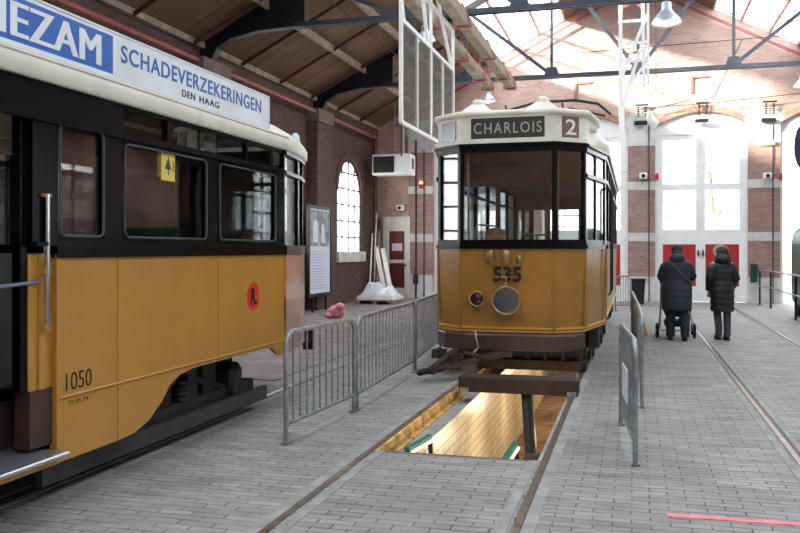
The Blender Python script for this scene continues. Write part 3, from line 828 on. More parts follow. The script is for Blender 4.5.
    cp.tube([(cx-.72, yf-.62, .17), (cx-.95, yf-.7, .13), (cx-1.02, yf-.6, .1)], .04, 8).box(cx-.68, cx-.5, yf-.5, yf-.36, .14, .34)
    cp.tube([(cx-.5, yf-.4, .35), (cx-.2, yf-.35, .28), (cx+.1, yf-.25, .34)], .03, 8)
    cp.tube([(cx-.9, yf+.1, .34), (cx-.92, yf+.08, .2)], .05, 8).box(cx-1.0, cx-.82, yf-.02, yf+.14, .22, .33)
    build('drawbar_coupler', cp, 'rust', t)
    build('hose', MB().tube([(cx-.38, yf-.2, .6), (cx-.35, yf-.27, .5), (cx-.33, yf-.26, .4), (cx-.42, yf-.3, .3)], .012, 6), 'galv', t)
    bxs = MB().box(cx+.98, cx+1.12, yf+1.0, yf+1.5, .3, .55).tube([(cx+1.02, yf+.9, .5), (cx+1.05, yf+1.0, .2), (cx+1.0, yf+1.5, .25)], .02, 6)
    build('sand_pipe', bxs, 'under', t)
T5()

# ---- near tram -------------------------------------------------------------
def T1():
    t = empty('tram', (-4.7, 4.8, 0), 'pale ochre tram with blue and white roof advertisement, on the left', 'tram')
    S = -3.55; FX = -5.85
    out = [(S, 8.3), (-3.68, 9.02), (-3.82, 9.5), (-4.3, 9.8), (-5.1, 9.8), (-5.58, 9.5), (-5.72, 9.02), (FX, 8.3), (FX, .6), (-5.5, -.6), (-4.9, -1.0), (-4.5, -1.0), (-3.9, -.6), (S, .6)]
    N = len(out)
    # lower side: polygons in (y, z)
    P = [(4.63, .29), (5.28, .29), (5.52, .3), (5.72, .36), (5.9, .47), (6.02, .58), (6.18, .64), (6.4, .665), (7.9, .665), (8.02, .64), (8.12, .58), (8.2, .56), (8.32, .56), (8.32, 1.62), (4.63, 1.62)]
    build('side_panel', MB().prism(P, 'X', S-.04, S), 'ochre', t)
    def far(x0, x1):
        return MB().prism([(-.0, .5), (8.3, .5), (8.3, 1.62), (0, 1.62)], 'X', x0, x1)
    build('far_side_panel', far(FX, FX+.04), 'ochre', t)
    build('front_side_panel', MB().prism([(.6, .29), (3.0, .29), (3.0, 1.62), (.6, 1.62)], 'X', S-.04, S), 'ochre', t)
    # end panels
    ep = MB(); o2 = out[:8]
    for i in range(7):
        a, b = out[i], out[i+1]; ep.bar((a[0], a[1], 1.09), (b[0], b[1], 1.09), .04, 1.06)
    build('end_panel', ep, 'peel', t)
    np_ = MB()
    for i in range(8, 13):
        a, b = out[i], out[i+1]; np_.bar((a[0], a[1], 1.09), (b[0], b[1], 1.09), .04, 1.06)
    build('front_panel', np_, 'ochre', t)
    bd = MB().tube([(S+.004, 4.63, .70), (S+.004, 8.3, .70)], .011, 6).box(S, S+.006, 5.305, 5.318, .29, 1.62).box(S, S+.006, 6.82, 6.832, .665, 1.62).box(S, S+.012, 4.63, 4.66, .29, 1.62)
    build('beading', bd, 'ochre', t)
    # waist
    w = MB().box(S-.06, S+.02, 4.63, 8.3, 1.6, 1.68).box(S-.06, S+.035, 4.42, 8.3, 1.675, 1.7)
    w.box(S-.06, S+.02, .6, 3.0, 1.6, 1.7).box(FX-.02, FX+.06, .0, 8.3, 1.6, 1.7)
    for i in list(range(7))+list(range(8, 13)):
        a, b = out[i], out[i+1]; w.bar((a[0], a[1], 1.65), (b[0], b[1], 1.65), .06, .1)
    build('waist_rail', w, 'navy', t)
    # upper frame (right side)
    u = MB()
    def post(y0, y1, z0=1.7, z1=2.72, x0=S-.05, x1=S): u.box(x0, x1, y0, y1, z0, z1)
    for a, b in ((4.42, 4.66), (5.15, 5.38), (6.62, 6.84), (8.08, 8.3), (2.7, 3.0), (.6, .8)): post(a, b, 1.7, 2.47)
    u.box(S-.05, S, 3.0, 5.38, 2.47, 2.72)
    u.box(S-.05, S, 5.38, 8.3, 2.43, 2.5); u.box(S-.05, S, 5.38, 8.3, 2.67, 2.72); u.box(S-.05, S, 5.38, 8.3, 1.69, 1.73)
    u.box(S-.05, S, 4.66, 5.15, 1.69, 1.73); u.box(S-.05, S, .8, 2.7, 2.47, 2.72)
    post(5.98, 6.01, 2.5, 2.68); post(7.4, 7.43, 2.5, 2.68)
    u.box(S, S+.025, 3.0, 8.3, 2.45, 2.475)
    for i in list(range(7))+list(range(8, 13)):
        edge_posts(u, out, i, 1.7, 2.72, .05, 1, .05)
        a, b = out[i], out[i+1]; u.bar((a[0], a[1], 2.69), (b[0], b[1], 2.69), .05, .06); u.bar((a[0], a[1], 2.47), (b[0], b[1], 2.47), .05, .04)
    for k in range(7): y = k*1.38; u.box(FX, FX+.05, y, y+.12, 1.7, 2.72)
    u.box(FX, FX+.05, 0, 8.3, 2.45, 2.5); u.box(FX, FX+.05, 0, 8.3, 2.66, 2.72)
    build('window_frame', u, 'navy', t)
    # chrome edging of windows
    def edging(y0, y1, z0, z1):
        r = .05; pts = []
        for (cy_, cz_, a0) in ((y1-r, z1-r, 0), (y0+r, z1-r, 90), (y0+r, z0+r, 180), (y1-r, z0+r, 270)):
            for k in range(5):
                a = math.radians(a0+k*22.5); pts.append((S+.004, cy_+r*math.cos(a), cz_+r*math.sin(a)))
        return MB().tube(pts, .009, 6, closed=True)
    panes = [(4.66, 5.15, 1.73, 2.47), (5.38, 6.62, 1.73, 2.43), (6.84, 8.08, 1.73, 2.43)]
    for y0, y1, z0, z1 in panes:
        o = build('window_pane', MB().box(S-.03, S-.022, y0, y1, z0, z1), 'glass_r', t)
        build('window_edging', edging(y0+.012, y1-.012, z0+.012, z1-.012), mat('edging', (70, 74, 82), .3, .6), o)
    for y0, y1 in ((5.38, 5.98), (6.01, 6.62), (6.84, 7.4), (7.43, 8.08)):
        build('transom_pane', MB().box(S-.03, S-.022, y0, y1, 2.5, 2.68), 'glass_r', t)
    for i in (0, 1, 2, 3, 4, 5, 6, 9, 10, 11):
        for m in edge_panes(out, i, 1.7, 2.46, .05): build('end_window_pane', m, 'glass', t)
        for m in edge_panes(out, i, 2.49, 2.67, .05): build('end_transom_pane', m, 'glass', t)
    for k in range(6): build('far_window_pane', MB().box(FX+.02, FX+.028, k*1.38+.12, k*1.38+1.38, 1.7, 2.45), 'glass', t)
    # sliding vent rail inside the second window, sticker
    build('window_divider', MB().box(S-.055, S-.03, 6.2, 6.23, 1.73, 2.43).box(S-.055, S-.03, 5.38, 6.2, 2.2, 2.22), 'under', t)
    st = build('tree_sticker', MB().box(S-.022, S-.016, 5.92, 6.12, 2.2, 2.44), 'sticker', t)
    build('tree_mark', MB().prism([(6.015, 2.24), (6.025, 2.24), (6.025, 2.29), (6.06, 2.29), (6.02, 2.39), (5.97, 2.29), (6.015, 2.29)], 'X', S-.0155, S-.013).box(S-.0155, S-.013, 6.085, 6.097, 2.28, 2.36), 'green_dk', st)
    # roof
    rf_ = MB(); dome(rf_, out, -4.7, 4.4, [(-.03, 2.7), (-.05, 2.72), (-.05, 2.82), (-.02, 2.87), (.08, 2.95), (.25, 3.02), (.5, 3.07), (.9, 3.1)])
    build('roof', rf_, 'cream', t)
    build('gutter', MB().tube([(S+.05, .6, 2.83), (S+.05, 8.3, 2.83)], .012, 6), 'cream', t)
    build('ceiling_lining', MB().loft([ring_pts(out[:], 2.69, -.06), ring_pts(out[:], 2.7, -.06)], smooth=False), 'cream_in', t)
    cl = MB()
    for x in (-3.85, -5.55): cl.tube([(x, 1, 2.6), (x, 8.2, 2.6)], .075, 12)
    build('ceiling_duct', cl, 'cream_in', t)
    build('roof_lamp', MB().lathe([(.05, 0), (.06, .03), (.05, .1), (.02, .13)], (-3.86, 9.35, 2.9), 'Z', 12), mat('pale_blue_lens', (190, 214, 232), .3), t)
    # advertising board
    Z0, Z1 = 2.86, 3.17
    sg = build('advertising_board', MB().box(S-.01, S+.035, 1.2, 7.83, Z0, Z1), 'sign_white', t)
    build('board_edge', MB().box(S-.012, S+.042, 1.2, 7.83, Z0-.012, Z0).box(S-.012, S+.042, 1.2, 7.83, Z1, Z1+.012).box(S-.012, S+.042, 7.83, 7.84, Z0, Z1), 'sign_white', sg)
    X = S+.036
    build('blue_field', MB().box(S+.03, X, 2.2, 5.2, Z0+.02, Z1-.025), 'sign_blue', sg)
    # y = position per pixel measured along the board
    def yp(px): a = (px-400)/850; rx = -math.sin(TH)+a*math.cos(TH); ry = math.cos(TH)+a*math.sin(TH); return X*ry/rx
    nz = MB()
    for k in range(5):
        n1 = text('NEZAM', (0, 1, 0), (0, 0, 1), (X, 3.92-.012+.006*k, Z0+.05), yp(100)-3.92, Z1-Z0-.105, .003+.0003*k, 0, 1.06); nz.add(n1.v, n1.f)
    build('white_lettering', nz, 'sign_white', sg)
    for k in range(1): pass
    build('blue_lettering', text('SCHADEVERZEKERINGEN', (0, 1, 0), (0, 0, 1), (X, yp(121), Z0+.125), yp(261)-yp(121), .125, .003, .012, 1.1), 'text_blue', sg)
    build('black_lettering', text('DEN', (0, 1, 0), (0, 0, 1), (X, yp(182), Z0+.03), yp(195)-yp(182), .055, .003, .005, 1.15), 'ink', sg)
    build('black_lettering', text('HAAG', (0, 1, 0), (0, 0, 1), (X, yp(199.5), Z0+.03), yp(219)-yp(199.5), .055, .003, .005, 1.15), 'ink', sg)
    # numbers and badge
    build('fleet_number', text('1050', (0, 1, 0), (0, 0, 1), (S+.001, 4.735, .735), .27, .115, .003, -.008), 'ink', t)
    build('small_numbers', text('12 05 74', (0, 1, 0), (0, 0, 1), (S+.001, 4.77, .64), .2, .028, .002), mat('brown_ink', (96, 66, 30), .6), t)
    bg = build('round_badge', MB().lathe([(.135, 0), (.135, .004)], (S, 7.55, 1.2), 'X', 28), 'red_b', t)
    build('badge_letter', text('R.', (0, 1, 0), (0, 0, 1), (S+.005, 7.49, 1.12), .13, .16, .003, .03), 'ink', bg)
    # entrance: corner pillar, handrail, step, platform
    pl = MB().box(S-.12, S-.03, 4.42, 4.63, .78, 1.62).box(S-.06, S-.015, 4.5, 4.56, .78, 1.62)
    build('corner_pillar', pl, 'ochre', t)
    build('pillar_foot', MB().box(S-.13, S-.02, 4.42, 4.63, .42, .78), 'maroon', t)
    hr = build('grab_rail', MB().tube([(S+.02, 4.53, 1.16), (S+.02, 4.53, 2.0)], .017, 10), 'chrome', t)
    for z0, z1 in ((1.15, 1.19), (1.98, 2.0), (1.5, 1.54)): build('rail_bracket', MB().box(S-.06, S+.03, 4.5, 4.56, z0, z1), 'ochre', hr)
    build('safety_bar', MB().tube([(S-.02, 3.05, 1.44), (S-.02, 3.9, 1.425), (S-.02, 4.5, 1.45)], .012, 8), mat('blue_grey_bar', (110, 124, 150), .4, .4), t)
    build('door_post', MB().box(S-.1, S-.04, 4.36, 4.42, .78, 2.5), 'navy', t)
    build('door_post', MB().box(S-.1, S-.04, 3.0, 3.06, .78, 2.5), 'navy', t)
    dl = build('folding_door', MB().box(-3.68, -3.65, 4.14, 4.18, .8, 2.45).box(-4.2, -4.16, 4.14, 4.18, .8, 2.45).box(-4.2, -3.65, 4.14, 4.18, .8, .95).box(-4.2, -3.65, 4.14, 4.18, 2.35, 2.45).box(-4.2, -3.65, 4.14, 4.18, 1.5, 1.6), 'under', t)
    build('door_glass', MB().box(-4.16, -3.68, 4.155, 4.165, .95, 1.5).box(-4.16, -3.68, 4.155, 4.165, 1.6, 2.35), 'glass', dl)
    sp = build('entrance_step', MB().box(-3.8, S+.15, 2.95, 4.55, .37, .4), 'alu', t)
    build('step_nosing', MB().tube([(S+.15, 2.95, .385), (S+.15, 4.55, .385)], .018, 8), 'chrome', sp)
    build('step_side', MB().box(-3.8, S+.12, 2.95, 4.5, .33, .37), 'ochre', sp)
    build('step_riser', MB().box(-3.84, -3.8, 2.9, 4.6, .3, .78), 'maroon', t)
    build('tram_floor', MB().box(FX+.05, -3.8, -.6, 8.3, .7, .78).box(-3.8, S-.05, 4.63, 8.3, .7, .78).box(-5.5, -3.9, 8.3, 9.4, .7, .78).box(-3.8, S-.05, .6, 2.9, .7, .78), 'inner_grey', t)
    build('skirt_edge', MB().box(-3.84, -3.78, 2.9, 4.6, .77, .79), 'chrome', t)
    # inner side partition behind pillar
    build('partition', MB().box(-4.1, -3.66, 4.66, 4.7, .78, 1.62), 'inner_grey', t); build('partition', MB().box(-5.8, -5.1, 4.66, 4.7, .78, 1.62), 'inner_grey', t)
    for sgx in (-4.05, -5.35):
        for y in (5.3, 6.15, 7.0, 7.85, 1.2, 2.0):
            s_ = MB().box(sgx-.36, sgx+.36, y, y+.42, 1.13, 1.2).box(sgx-.36, sgx+.36, y+.38, y+.44, 1.15, 1.62).box(sgx-.3, sgx+.3, y+.15, y+.25, .78, 1.15)
            build('bench_seat', s_, 'inner_grey', t)
    for (x, y) in ((-4.3, 4.8), (-4.3, 6.4), (-5.0, 7.6), (-4.3, 8.2)):
        build('grab_pole', MB().tube([(x, y, .78), (x, y, 2.69)], .016, 8), 'galv', t)
    for z in (1.85, 2.0):
        build('window_bar', MB().tube([(S-.06, 4.7, z-.0), (S-.06, 5.12, z)], .009, 6), 'chrome', t)
    bh = MB().tube([(-3.75, 7.0, 2.15), (-3.75, 7.45, 2.15), (-3.75, 7.5, 2.1), (-3.75, 7.5, .8)], .02, 8)
    build('grab_frame', bh, 'under', t)
    # truck
    for y in (5.95, 7.55): build('wheelset', wheelset(-4.72, y, .33, .72), 'under', t)
    for y in (.9, 2.3): build('wheelset', wheelset(-4.72, y, .33, .72), 'under', t)
    tf = MB(); truck_frame(tf, -3.86, 5.3, 8.1, .16); build('truck_frame', tf, 'under', t)
    build('truck_beam', MB().box(-3.76, -3.7, 4.7, 8.2, .11, .235), 'truck', t)
    tf = MB(); truck_frame(tf, -5.7, 5.3, 8.2, .14); build('truck_frame', tf, 'truck', t)
    uf = MB().box(-5.3, -4.1, 5.2, 8.2, .4, .68).box(-5.6, -3.9, 2.8, 4.9, .3, .66)
    for y in (6.3, 6.75, 7.1): uf.box(-4.0, -3.85, y, y+.25, .25, .6)
    uf.lathe([(.02, -.08), (.13, -.06), (.13, .06), (.02, .08)], (-3.85, 7.65, .42), 'X', 16)
    build('underframe', uf, 'under', t)
    cp = MB().box(-4.76, -4.64, 9.6, 10.05, .5, .6).box(-4.8, -4.6, 10.0, 10.2, .42, .62)
    cp.tube([(-4.1, 9.5, .55), (-3.95, 9.9, .5), (-3.95, 10.1, .5)], .035, 8).box(-4.02, -3.9, 10.0, 10.06, .4, .64)
    build('coupler', cp, 'under', t)
T1()

# ------------------------------------------------------------------ hung screen and lattice
def inv(px, py, X=None, Y=None, Z=None):
    a = (px-400)/850; rx = -math.sin(TH)+a*math.cos(TH); ry = math.cos(TH)+a*math.sin(TH); rz = (250-py)/850
    k = X/rx if X is not None else (Y/ry if Y is not None else (Z-1.65)/rz)
    return Vector((rx*k, ry*k, 1.65+rz*k))
XS = -3.3
A = inv(401, 19, X=XS); B_ = inv(453, 68, X=XS); ya, yb = A.y, B_.y; zt_, zb_ = A.z, inv(401, 122, X=XS).z
t = empty('mesh_screen', (XS, (ya+yb)/2, zb_), 'white framed wire mesh screen hung beside the pit tram roof', 'screen')
fr = MB()
for z in (zt_, zb_): fr.bar((XS, ya, z), (XS, yb, z), .05, .06)
for k in range(5):
    y = ya+(yb-ya)*k/4; fr.bar((XS, y, zb_), (XS, y, zt_), .05, .06 if k in (0, 4, 2) else .035)
build('screen_frame', fr, 'white', t)
ms = MB(); k = 0
y = ya+.06
while y < yb: ms.bar((XS, y, zb_), (XS, y, zt_), .006, .012); y += .07
z = zb_+.04
while z < zt_: ms.bar((XS, ya, z), (XS, yb, z), .006, .008); z += .045
build('wire_mesh', ms, 'mesh', t)
hg = MB()
hg.bar((XS, ya+.15, zt_), (XS-.1, ya-.9, 7.9), .05, .05); hg.bar((XS, ya+1.7, zt_), (XS, ya+.2, 7.9), .05, .05)
hg.bar((XS, yb-.1, zt_), (XS-.2, ya+1.3, 7.9), .05, .05); hg.bar((XS, ya+1.9, zt_-1.3), (XS, ya+1.9, 8.2), .045, .045); hg.bar((XS, ya, zb_), (XS, ya, 7.9), .05, .05)
hg.bar((XS, yb, zt_), (XS, yb, zt_+.75), .05, .05).bar((XS, yb, zt_+.75), (XS, ya+1.6, zt_+.75), .05, .05)
build('hanger_bars', hg, 'white', t)
build('hanging_straps', MB().bar((XS, ya+.03, zb_), (XS, ya+.03, zb_-.5), .02, .02), 'red_rod', t)

YL = 17.0
def L(px, py): v = inv(px, py, Y=YL); return (v.x, v.y, v.z)
def L2(px, py): v = inv(px, py, Y=YL+.5); return (v.x, v.y, v.z)
t = empty('hanging_lattice', inv(634, 90, Y=YL), 'white tubular lattice hanging from the roof above the pit tram rear', 'lattice')
m = MB().bar(L(620, -40), L(621, 105), .07, .07).bar(L(642, -40), L(644, 86), .06, .06).bar(L2(648, -40), L2(648, 84), .05, .05)
m.bar(L(621, 105), L(624, 172), .11, .11)
build('tube_post', m, 'white', t)
m = MB()
for y_ in (22, 44, 62): m.bar(L(618, y_), L(647, y_-2), .05, .05)
m.bar(L(647, 15), L(622, 76), .07, .06).bar(L(640, 50), L(622, 108), .06, .06).bar(L(644, 66), L(630, 84), .05, .05)
build('cross_tube', m, 'white', t)
build('red_brace', MB().bar(L(622, 8), L(644, -6), .05, .05).bar(L(622, -6), L(644, 8), .05, .05).bar(L(624, 55), L(646, 50), .04, .04), 'red_pipe', t)

# ------------------------------------------------------------------ pendant lamps
def pendant(px, py, Y, r, lab):
    v = inv(px, py, Y=Y); z = v.z
    t = empty('pendant_lamp', (v.x, v.y, z), lab, 'lamp', 'bell shaped pendant lamps')
    sh = MB().lathe([(r, 0), (r*.97, .03*r/.2), (r*.85, r*.35), (r*.5, r*.75), (r*.33, r*1.0), (r*.33, r*1.4), (r*.22, r*1.5), (0.01, r*1.52)], (v.x, v.y, z), 'Z', 24, cap=False)
    build('lamp_shade', sh, mat('grey_lamp_shade', (168, 176, 190), .35, .3), t)
    build('bulb', MB().sphere((v.x, v.y, z+r*.2), r*.45, 14, 8, (1, 1, .8)).lathe([(r*.9, r*.1), (r*.3, r*.16)], (v.x, v.y, z), 'Z', 20), 'bulb', t)
    build('suspension_rod', MB().tube([(v.x, v.y, z+r*1.5), (v.x, v.y, min(zr(v.x)-.05, z+5))], .012, 6), 'grey_steel', t)
pendant(666.5, 24, 15.0, .25, 'largest bell lamp, hanging right of the white lattice')
pendant(656, 93, 24.0, .24, 'small bell lamp hanging left of the far gate arch')
pendant(425, 41, 18.5, .24, 'bell lamp hanging behind the wire mesh screen')
pendant(488, 102, 24.5, .24, 'bell lamp just above the left roof vent of the pit tram')
pendant(803, 87, 24.5, .24, 'bell lamp at the right edge, cut by the frame')

# ------------------------------------------------------------------ back wall fittings
def arclamp(px, py, lab):
    v = inv(px, py, Y=YB-.2)
    t = empty('wire_anchor', (v.x, v.y, v.z-.3), lab, 'bracket', 'dark wire brackets on the gable')
    m = MB().bar((v.x-.2, v.y, v.z+.35), (v.x+.2, v.y, v.z+.35), .04, .05)
    for x in (-.11, .11):
        for k in range(5): m.lathe([(.02, v.z+.3-k*.07), (.045, v.z+.28-k*.07), (.02, v.z+.25-k*.07)], (v.x+x, v.y, 0), 'Z', 8)
    build('insulator', m, 'under', t)
    build('base_plate', MB().box(v.x-.24, v.x+.16, v.y-.08, v.y+.12, v.z-.26, v.z-.16), 'black_steel', t)
arclamp(642, 116, 'dark wire bracket on the pier left of the closed gate')
arclamp(703, 114, 'dark wire bracket over the crown of the closed gate')
arclamp(770, 113, 'dark wire bracket on the pier right of the closed gate')
for px, lab, sx in ((642, 'white camera box on the pier left of the closed gate', 1), (766, 'white camera box on the pier right of the closed gate', 1), (399, 'white camera box above the dark red door', 1)):
    py = 176 if px > 500 else 208
    v = inv(px+2, py, Y=YB-.18)
    t = empty('wall_camera', v, lab, 'camera', 'small boxes on the back wall')
    build('housing', MB().box(v.x-.14, v.x+.1, v.y-.1, v.y+.1, v.z-.09, v.z+.1), 'white', t, bevel=.02)
    build('mount', MB().box(v.x-.02, v.x+.04, v.y+.05, v.y+.16, v.z-.04, v.z+.04).lathe([(.05, 0), (.06, -.05), (.05, -.08)], (v.x-.02, v.y-.1, v.z), 'Y', 12), 'under', t)
    if px > 500:
        w = inv(px+15, py+1, Y=YB-.12)
        solo('alarm_beacon', MB().lathe([(.05, -.1), (.06, 0), (.05, .08), (.02, .12)], w, 'Z', 12).box(w.x-.05, w.x+.05, w.y, w.y+.1, w.z-.05, w.z+.03), 'red', 'small red beacon on the ' + ('left' if px < 700 else 'right') + ' jamb of the closed gate', 'beacon')
w = inv(421, 185, Y=YB-.12)
t = empty('wall_lamp', w, 'small glowing orange wall lamp right of the dark red door', 'lamp')
build('lamp_glass', MB().sphere((w.x, w.y, w.z+.08), .06), 'orange_l', t); build('lamp_base', MB().lathe([(.07, -.12), (.07, .0), (.04, .03)], w, 'Z', 12).box(w.x-.04, w.x+.04, w.y, w.y+.08, w.z-.1, w.z), 'red', t)
w = inv(766, 143, Y=YB-.15)
solo('wall_light', MB().box(w.x-.24, w.x+.24, w.y-.06, w.y+.1, w.z-.05, w.z+.06), 'bulb', 'long pale wall light on the pier right of the closed gate', 'lamp', bevel=.02)
# conduit lines on piers
for i, (px, y0_, y1_, lab) in enumerate(((649, 125, 300, 'thin conduit on the pier left of the closed gate'), (773, 125, 300, 'thin conduit on the pier right of the closed gate'), (424, 150, 300, 'thin conduit on the banded pier beside the pit tram'))):
    a_, b_ = inv(px, y0_, Y=YB-.1), inv(px, y1_, Y=YB-.1)
    solo('conduit', MB().tube([a_, Vector((a_.x, a_.y, 0))], .018, 6), 'grey_steel', lab, 'conduit')
# small brick niche in the gable
for px, py, lab in ((700, 84, 'L-shaped red bracket high on the gable above the closed gate'), (583, 90, 'L-shaped red bracket high on the gable above the pit tram')):
    v = inv(px, py, Y=YB-.04)
    solo('niche_frame', MB().box(v.x-.28, v.x+.28, v.y-.02, v.y+.05, v.z+.2, v.z+.27).box(v.x-.28, v.x-.2, v.y-.02, v.y+.05, v.z-.28, v.z+.27), mat('niche_red', (150, 112, 102), .8), lab, 'bracket')
# span wires
def wire(pts, lab, r=.012): solo('span_wire', MB().tube(pts, r, 5), 'under', lab, 'wire')
wire([inv(540, 56, Y=27.5), inv(660, 46, Y=27.5), inv(830, 32, Y=27.5)], 'thin wire across the upper gable')
wire([inv(640, 108, Y=27.9), inv(703, 104, Y=27.9), inv(830, 90, Y=27.9)], 'thin wire across the gable just above the gate arch')
wire([inv(703, 118, Y=27.9), inv(715, 95, Y=26), inv(742, 40, Y=22.3)], 'thin wire rising from the gate crown to the truss')
wire([inv(642, 112, Y=27.9), inv(690, 100, Y=27.9), inv(701, 116, Y=27.9)], 'thin wire drooping from left pier to the gate crown')
wire([(XL+2.6, 10, 6.75), (XL+2.6, 27.8, 6.75)], 'thin cable running under the left roof slope')

# ------------------------------------------------------------------ left back corner
dx0, dx1 = -8.38, -7.42
t = prop(build('door_5', MB().box(dx0, dx0+.16, YB-.08, YB+.01, 0, 2.8).box(dx1-.16, dx1, YB-.08, YB+.01, 0, 2.8).box(dx0, dx1, YB-.08, YB+.01, 2.62, 2.8), 'cream'), kind='structure')
lf = build('door_leaf', MB().box(dx0+.16, dx1-.16, YB-.06, YB+.005, .02, 2.62), 'cream', t)
build('upper_panel', MB().box(dx0+.23, dx1-.2, YB-.068, YB-.05, 1.32, 2.3), 'darkred', lf)
build('lower_panel', MB().box(dx0+.23, dx1-.2, YB-.068, YB-.05, .35, 1.2), 'darkred', lf)
build('door_handle', MB().box(dx1-.2, dx1-.12, YB-.12, YB-.06, 1.1, 1.15), 'grey_steel', lf)
nt_ = build('notice', MB().box(dx0+.3, dx0+.72, YB-.075, YB-.068, 1.6, 1.9), 'red_b', lf)
build('notice_paper', MB().box(dx0+.33, dx0+.69, YB-.08, YB-.074, 1.63, 1.87), 'paper', nt_)
# air unit
v = inv(391, 167, Y=26.9)
ax0, ax1 = inv(372, 160, Y=26.6).x, inv(410, 160, Y=26.6).x
t = empty('air_heater', ((ax0+ax1)/2, 27.0, 4.25), 'white air heater box with dark grille hung over the corner door', 'heater')
build('casing', MB().box(ax0, ax1, 26.6, 27.3, 4.1, 4.78), 'acwhite', t, bevel=.02)
gr = MB().box(ax0+.05, ax0+.75, 26.58, 26.6, 4.17, 4.7)
build('grille', gr, 'ink', t)
sl = MB()
for k in range(7): sl.box(ax0+.05, ax0+.75, 26.565, 26.58, 4.2+k*.07, 4.215+k*.07)
build('louvre', sl, 'under', t)
build('flue', MB().tube([(ax1-.35, 27.0, 4.78), (ax1-.35, 27.0, zr(ax1-.35)-.2)], .06, 10).tube([(ax1-.6, 26.9, 4.78), (ax1-.6, 26.9, zr(ax1)-.2)], .02, 6), 'galv', t)
build('side_vent', MB().box(ax1, ax1+.01, 26.8, 27.1, 4.3, 4.65), 'darkred', t)
# poster board
t = empty('poster_board', (-8.12, 21.5, 0), 'framed poster board with a grey photograph leaning by the left wall pier', 'poster')
xx = -8.12; y0, y1, z0, z1 = 20.55, 22.25, .42, 2.82
build('board_frame', MB().box(xx-.04, xx+.03, y0, y1, z1-.07, z1).box(xx-.04, xx+.03, y0, y1, z0, z0+.08).box(xx-.04, xx+.03, y0, y0+.07, z0, z1).box(xx-.04, xx+.03, y1-.07, y1, z0, z1).box(xx-.05, xx-.035, y0, y1, z0, z1), 'ink', t)
build('poster_sheet', MB().box(xx-.02, xx, y0+.07, y1-.07, z0+.08, z1-.07), 'paper', t)
build('poster_photograph', MB().box(xx, xx+.004, y0+.12, y1-.12, 1.75, z1-.12), 'photo_grey', t)
tx = MB()
for k in range(14):
    z = 1.6-k*.075; tx.box(xx, xx+.003, y0+.2, y0+.2+1.2*random.uniform(.7, 1), z, z+.02)
build('poster_text_lines', tx, mat('faint_grey', (176, 184, 204), .6), t)
hs = MB()
for a, b, c, d in ((20.9, 21.25, 1.85, 2.35), (21.5, 21.75, 1.85, 2.25)):
    hs.prism([(a, c), (b, c), (b, d), ((a+b)/2, d+.14), (a, d)], 'X', xx+.004, xx+.006)
build('pictured_houses', hs, 'paper', t)
build('board_leg', MB().box(xx-.03, xx+.02, y0+.3, y0+.36, 0, z0).box(xx-.03, xx+.02, y1-.4, y1-.34, 0, z0), 'ink', t)
solo('plastic_bag', MB().sphere((-6.9, 19.3, .16), .2, 12, 8, (1.1, .8, .8)).sphere((-6.75, 19.15, .3), .12, 10, 7, (1, .8, .8)).sphere((-7.05, 19.2, .08), .1, 10, 7, (1.2, 1, .7)), 'pinkbag', 'crumpled pink plastic bag on the floor behind the near tram', 'bag')
# pallet with wrapped heap
t = empty('pallet', (-7.5, 25.0, 0), 'low wooden pallet in the left back corner', 'pallet')
pm = MB()
for k in range(7): pm.box(-8.1, -6.95, 24.45+k*.17, 24.45+k*.17+.12, .12, .14)
for x in (-8.1, -7.57, -7.05): pm.box(x, x+.1, 24.45, 25.6, .02, .12)
build('pallet_boards', pm, 'timber', t)
rnd = random.Random(3)
def blob(c, rx, ry, rz, seed, n=20, m=12):
    rd = random.Random(seed); ph = [rd.uniform(0, 6.28) for _ in range(6)]; mb = MB(); rings = []
    for i in range(m+1):
        th = PI*(i+.01)/(m+.02); ring = []
        for j in range(n):
            a = 2*PI*j/n
            k = 1+.1*math.sin(3*a+ph[0]+th*2)+.07*math.sin(5*a+ph[1]-th*4)+.06*math.sin(7*th+ph[2]+a*2)
            z = -math.cos(th)*rz*k
            ring.append(Vector((c[0]+math.sin(th)*math.cos(a)*rx*k, c[1]+math.sin(th)*math.sin(a)*ry*k, max(c[2]-rz*.55, c[2]+z))))
        rings.append(ring)
    return mb.loft(rings)
hp = MB(); nn = 26; rd = random.Random(4)
bumps = [(rd.uniform(-.4, .4), rd.uniform(-.35, .35), rd.uniform(.05, .16), rd.uniform(.07, .16)) for _ in range(26)]
def hz_(u, v):
    x, y = u*.62, v*.52; r = max(abs(u), abs(v)); e = max(0, 1-r**4)**.5
    h = .2+.19*math.exp(-((x+.08)**2/.07+(y)**2/.1))+.1*math.exp(-((x-.35)**2/.02+y*y/.05))+sum(b[2]*math.exp(-((x-b[0])**2+(y-b[1])**2)/b[3]**2)*.6 for b in bumps)
    return .145+h*e
vs = [(-7.52+(-1+2*i/nn)*.62, 25.02+(-1+2*j/nn)*.52, hz_(-1+2*i/nn, -1+2*j/nn)) for j in range(nn+1) for i in range(nn+1)]
hp.add(vs, [(j*(nn+1)+i, j*(nn+1)+i+1, (j+1)*(nn+1)+i+1, (j+1)*(nn+1)+i) for j in range(nn) for i in range(nn)], True)
hp.box(-8.1, -6.94, 24.52, 25.52, .142, .147)
solo('wrapped_load', hp, 'plastic', 'crumpled white plastic wrapped load lying on the pallet in the back corner', 'bundle')
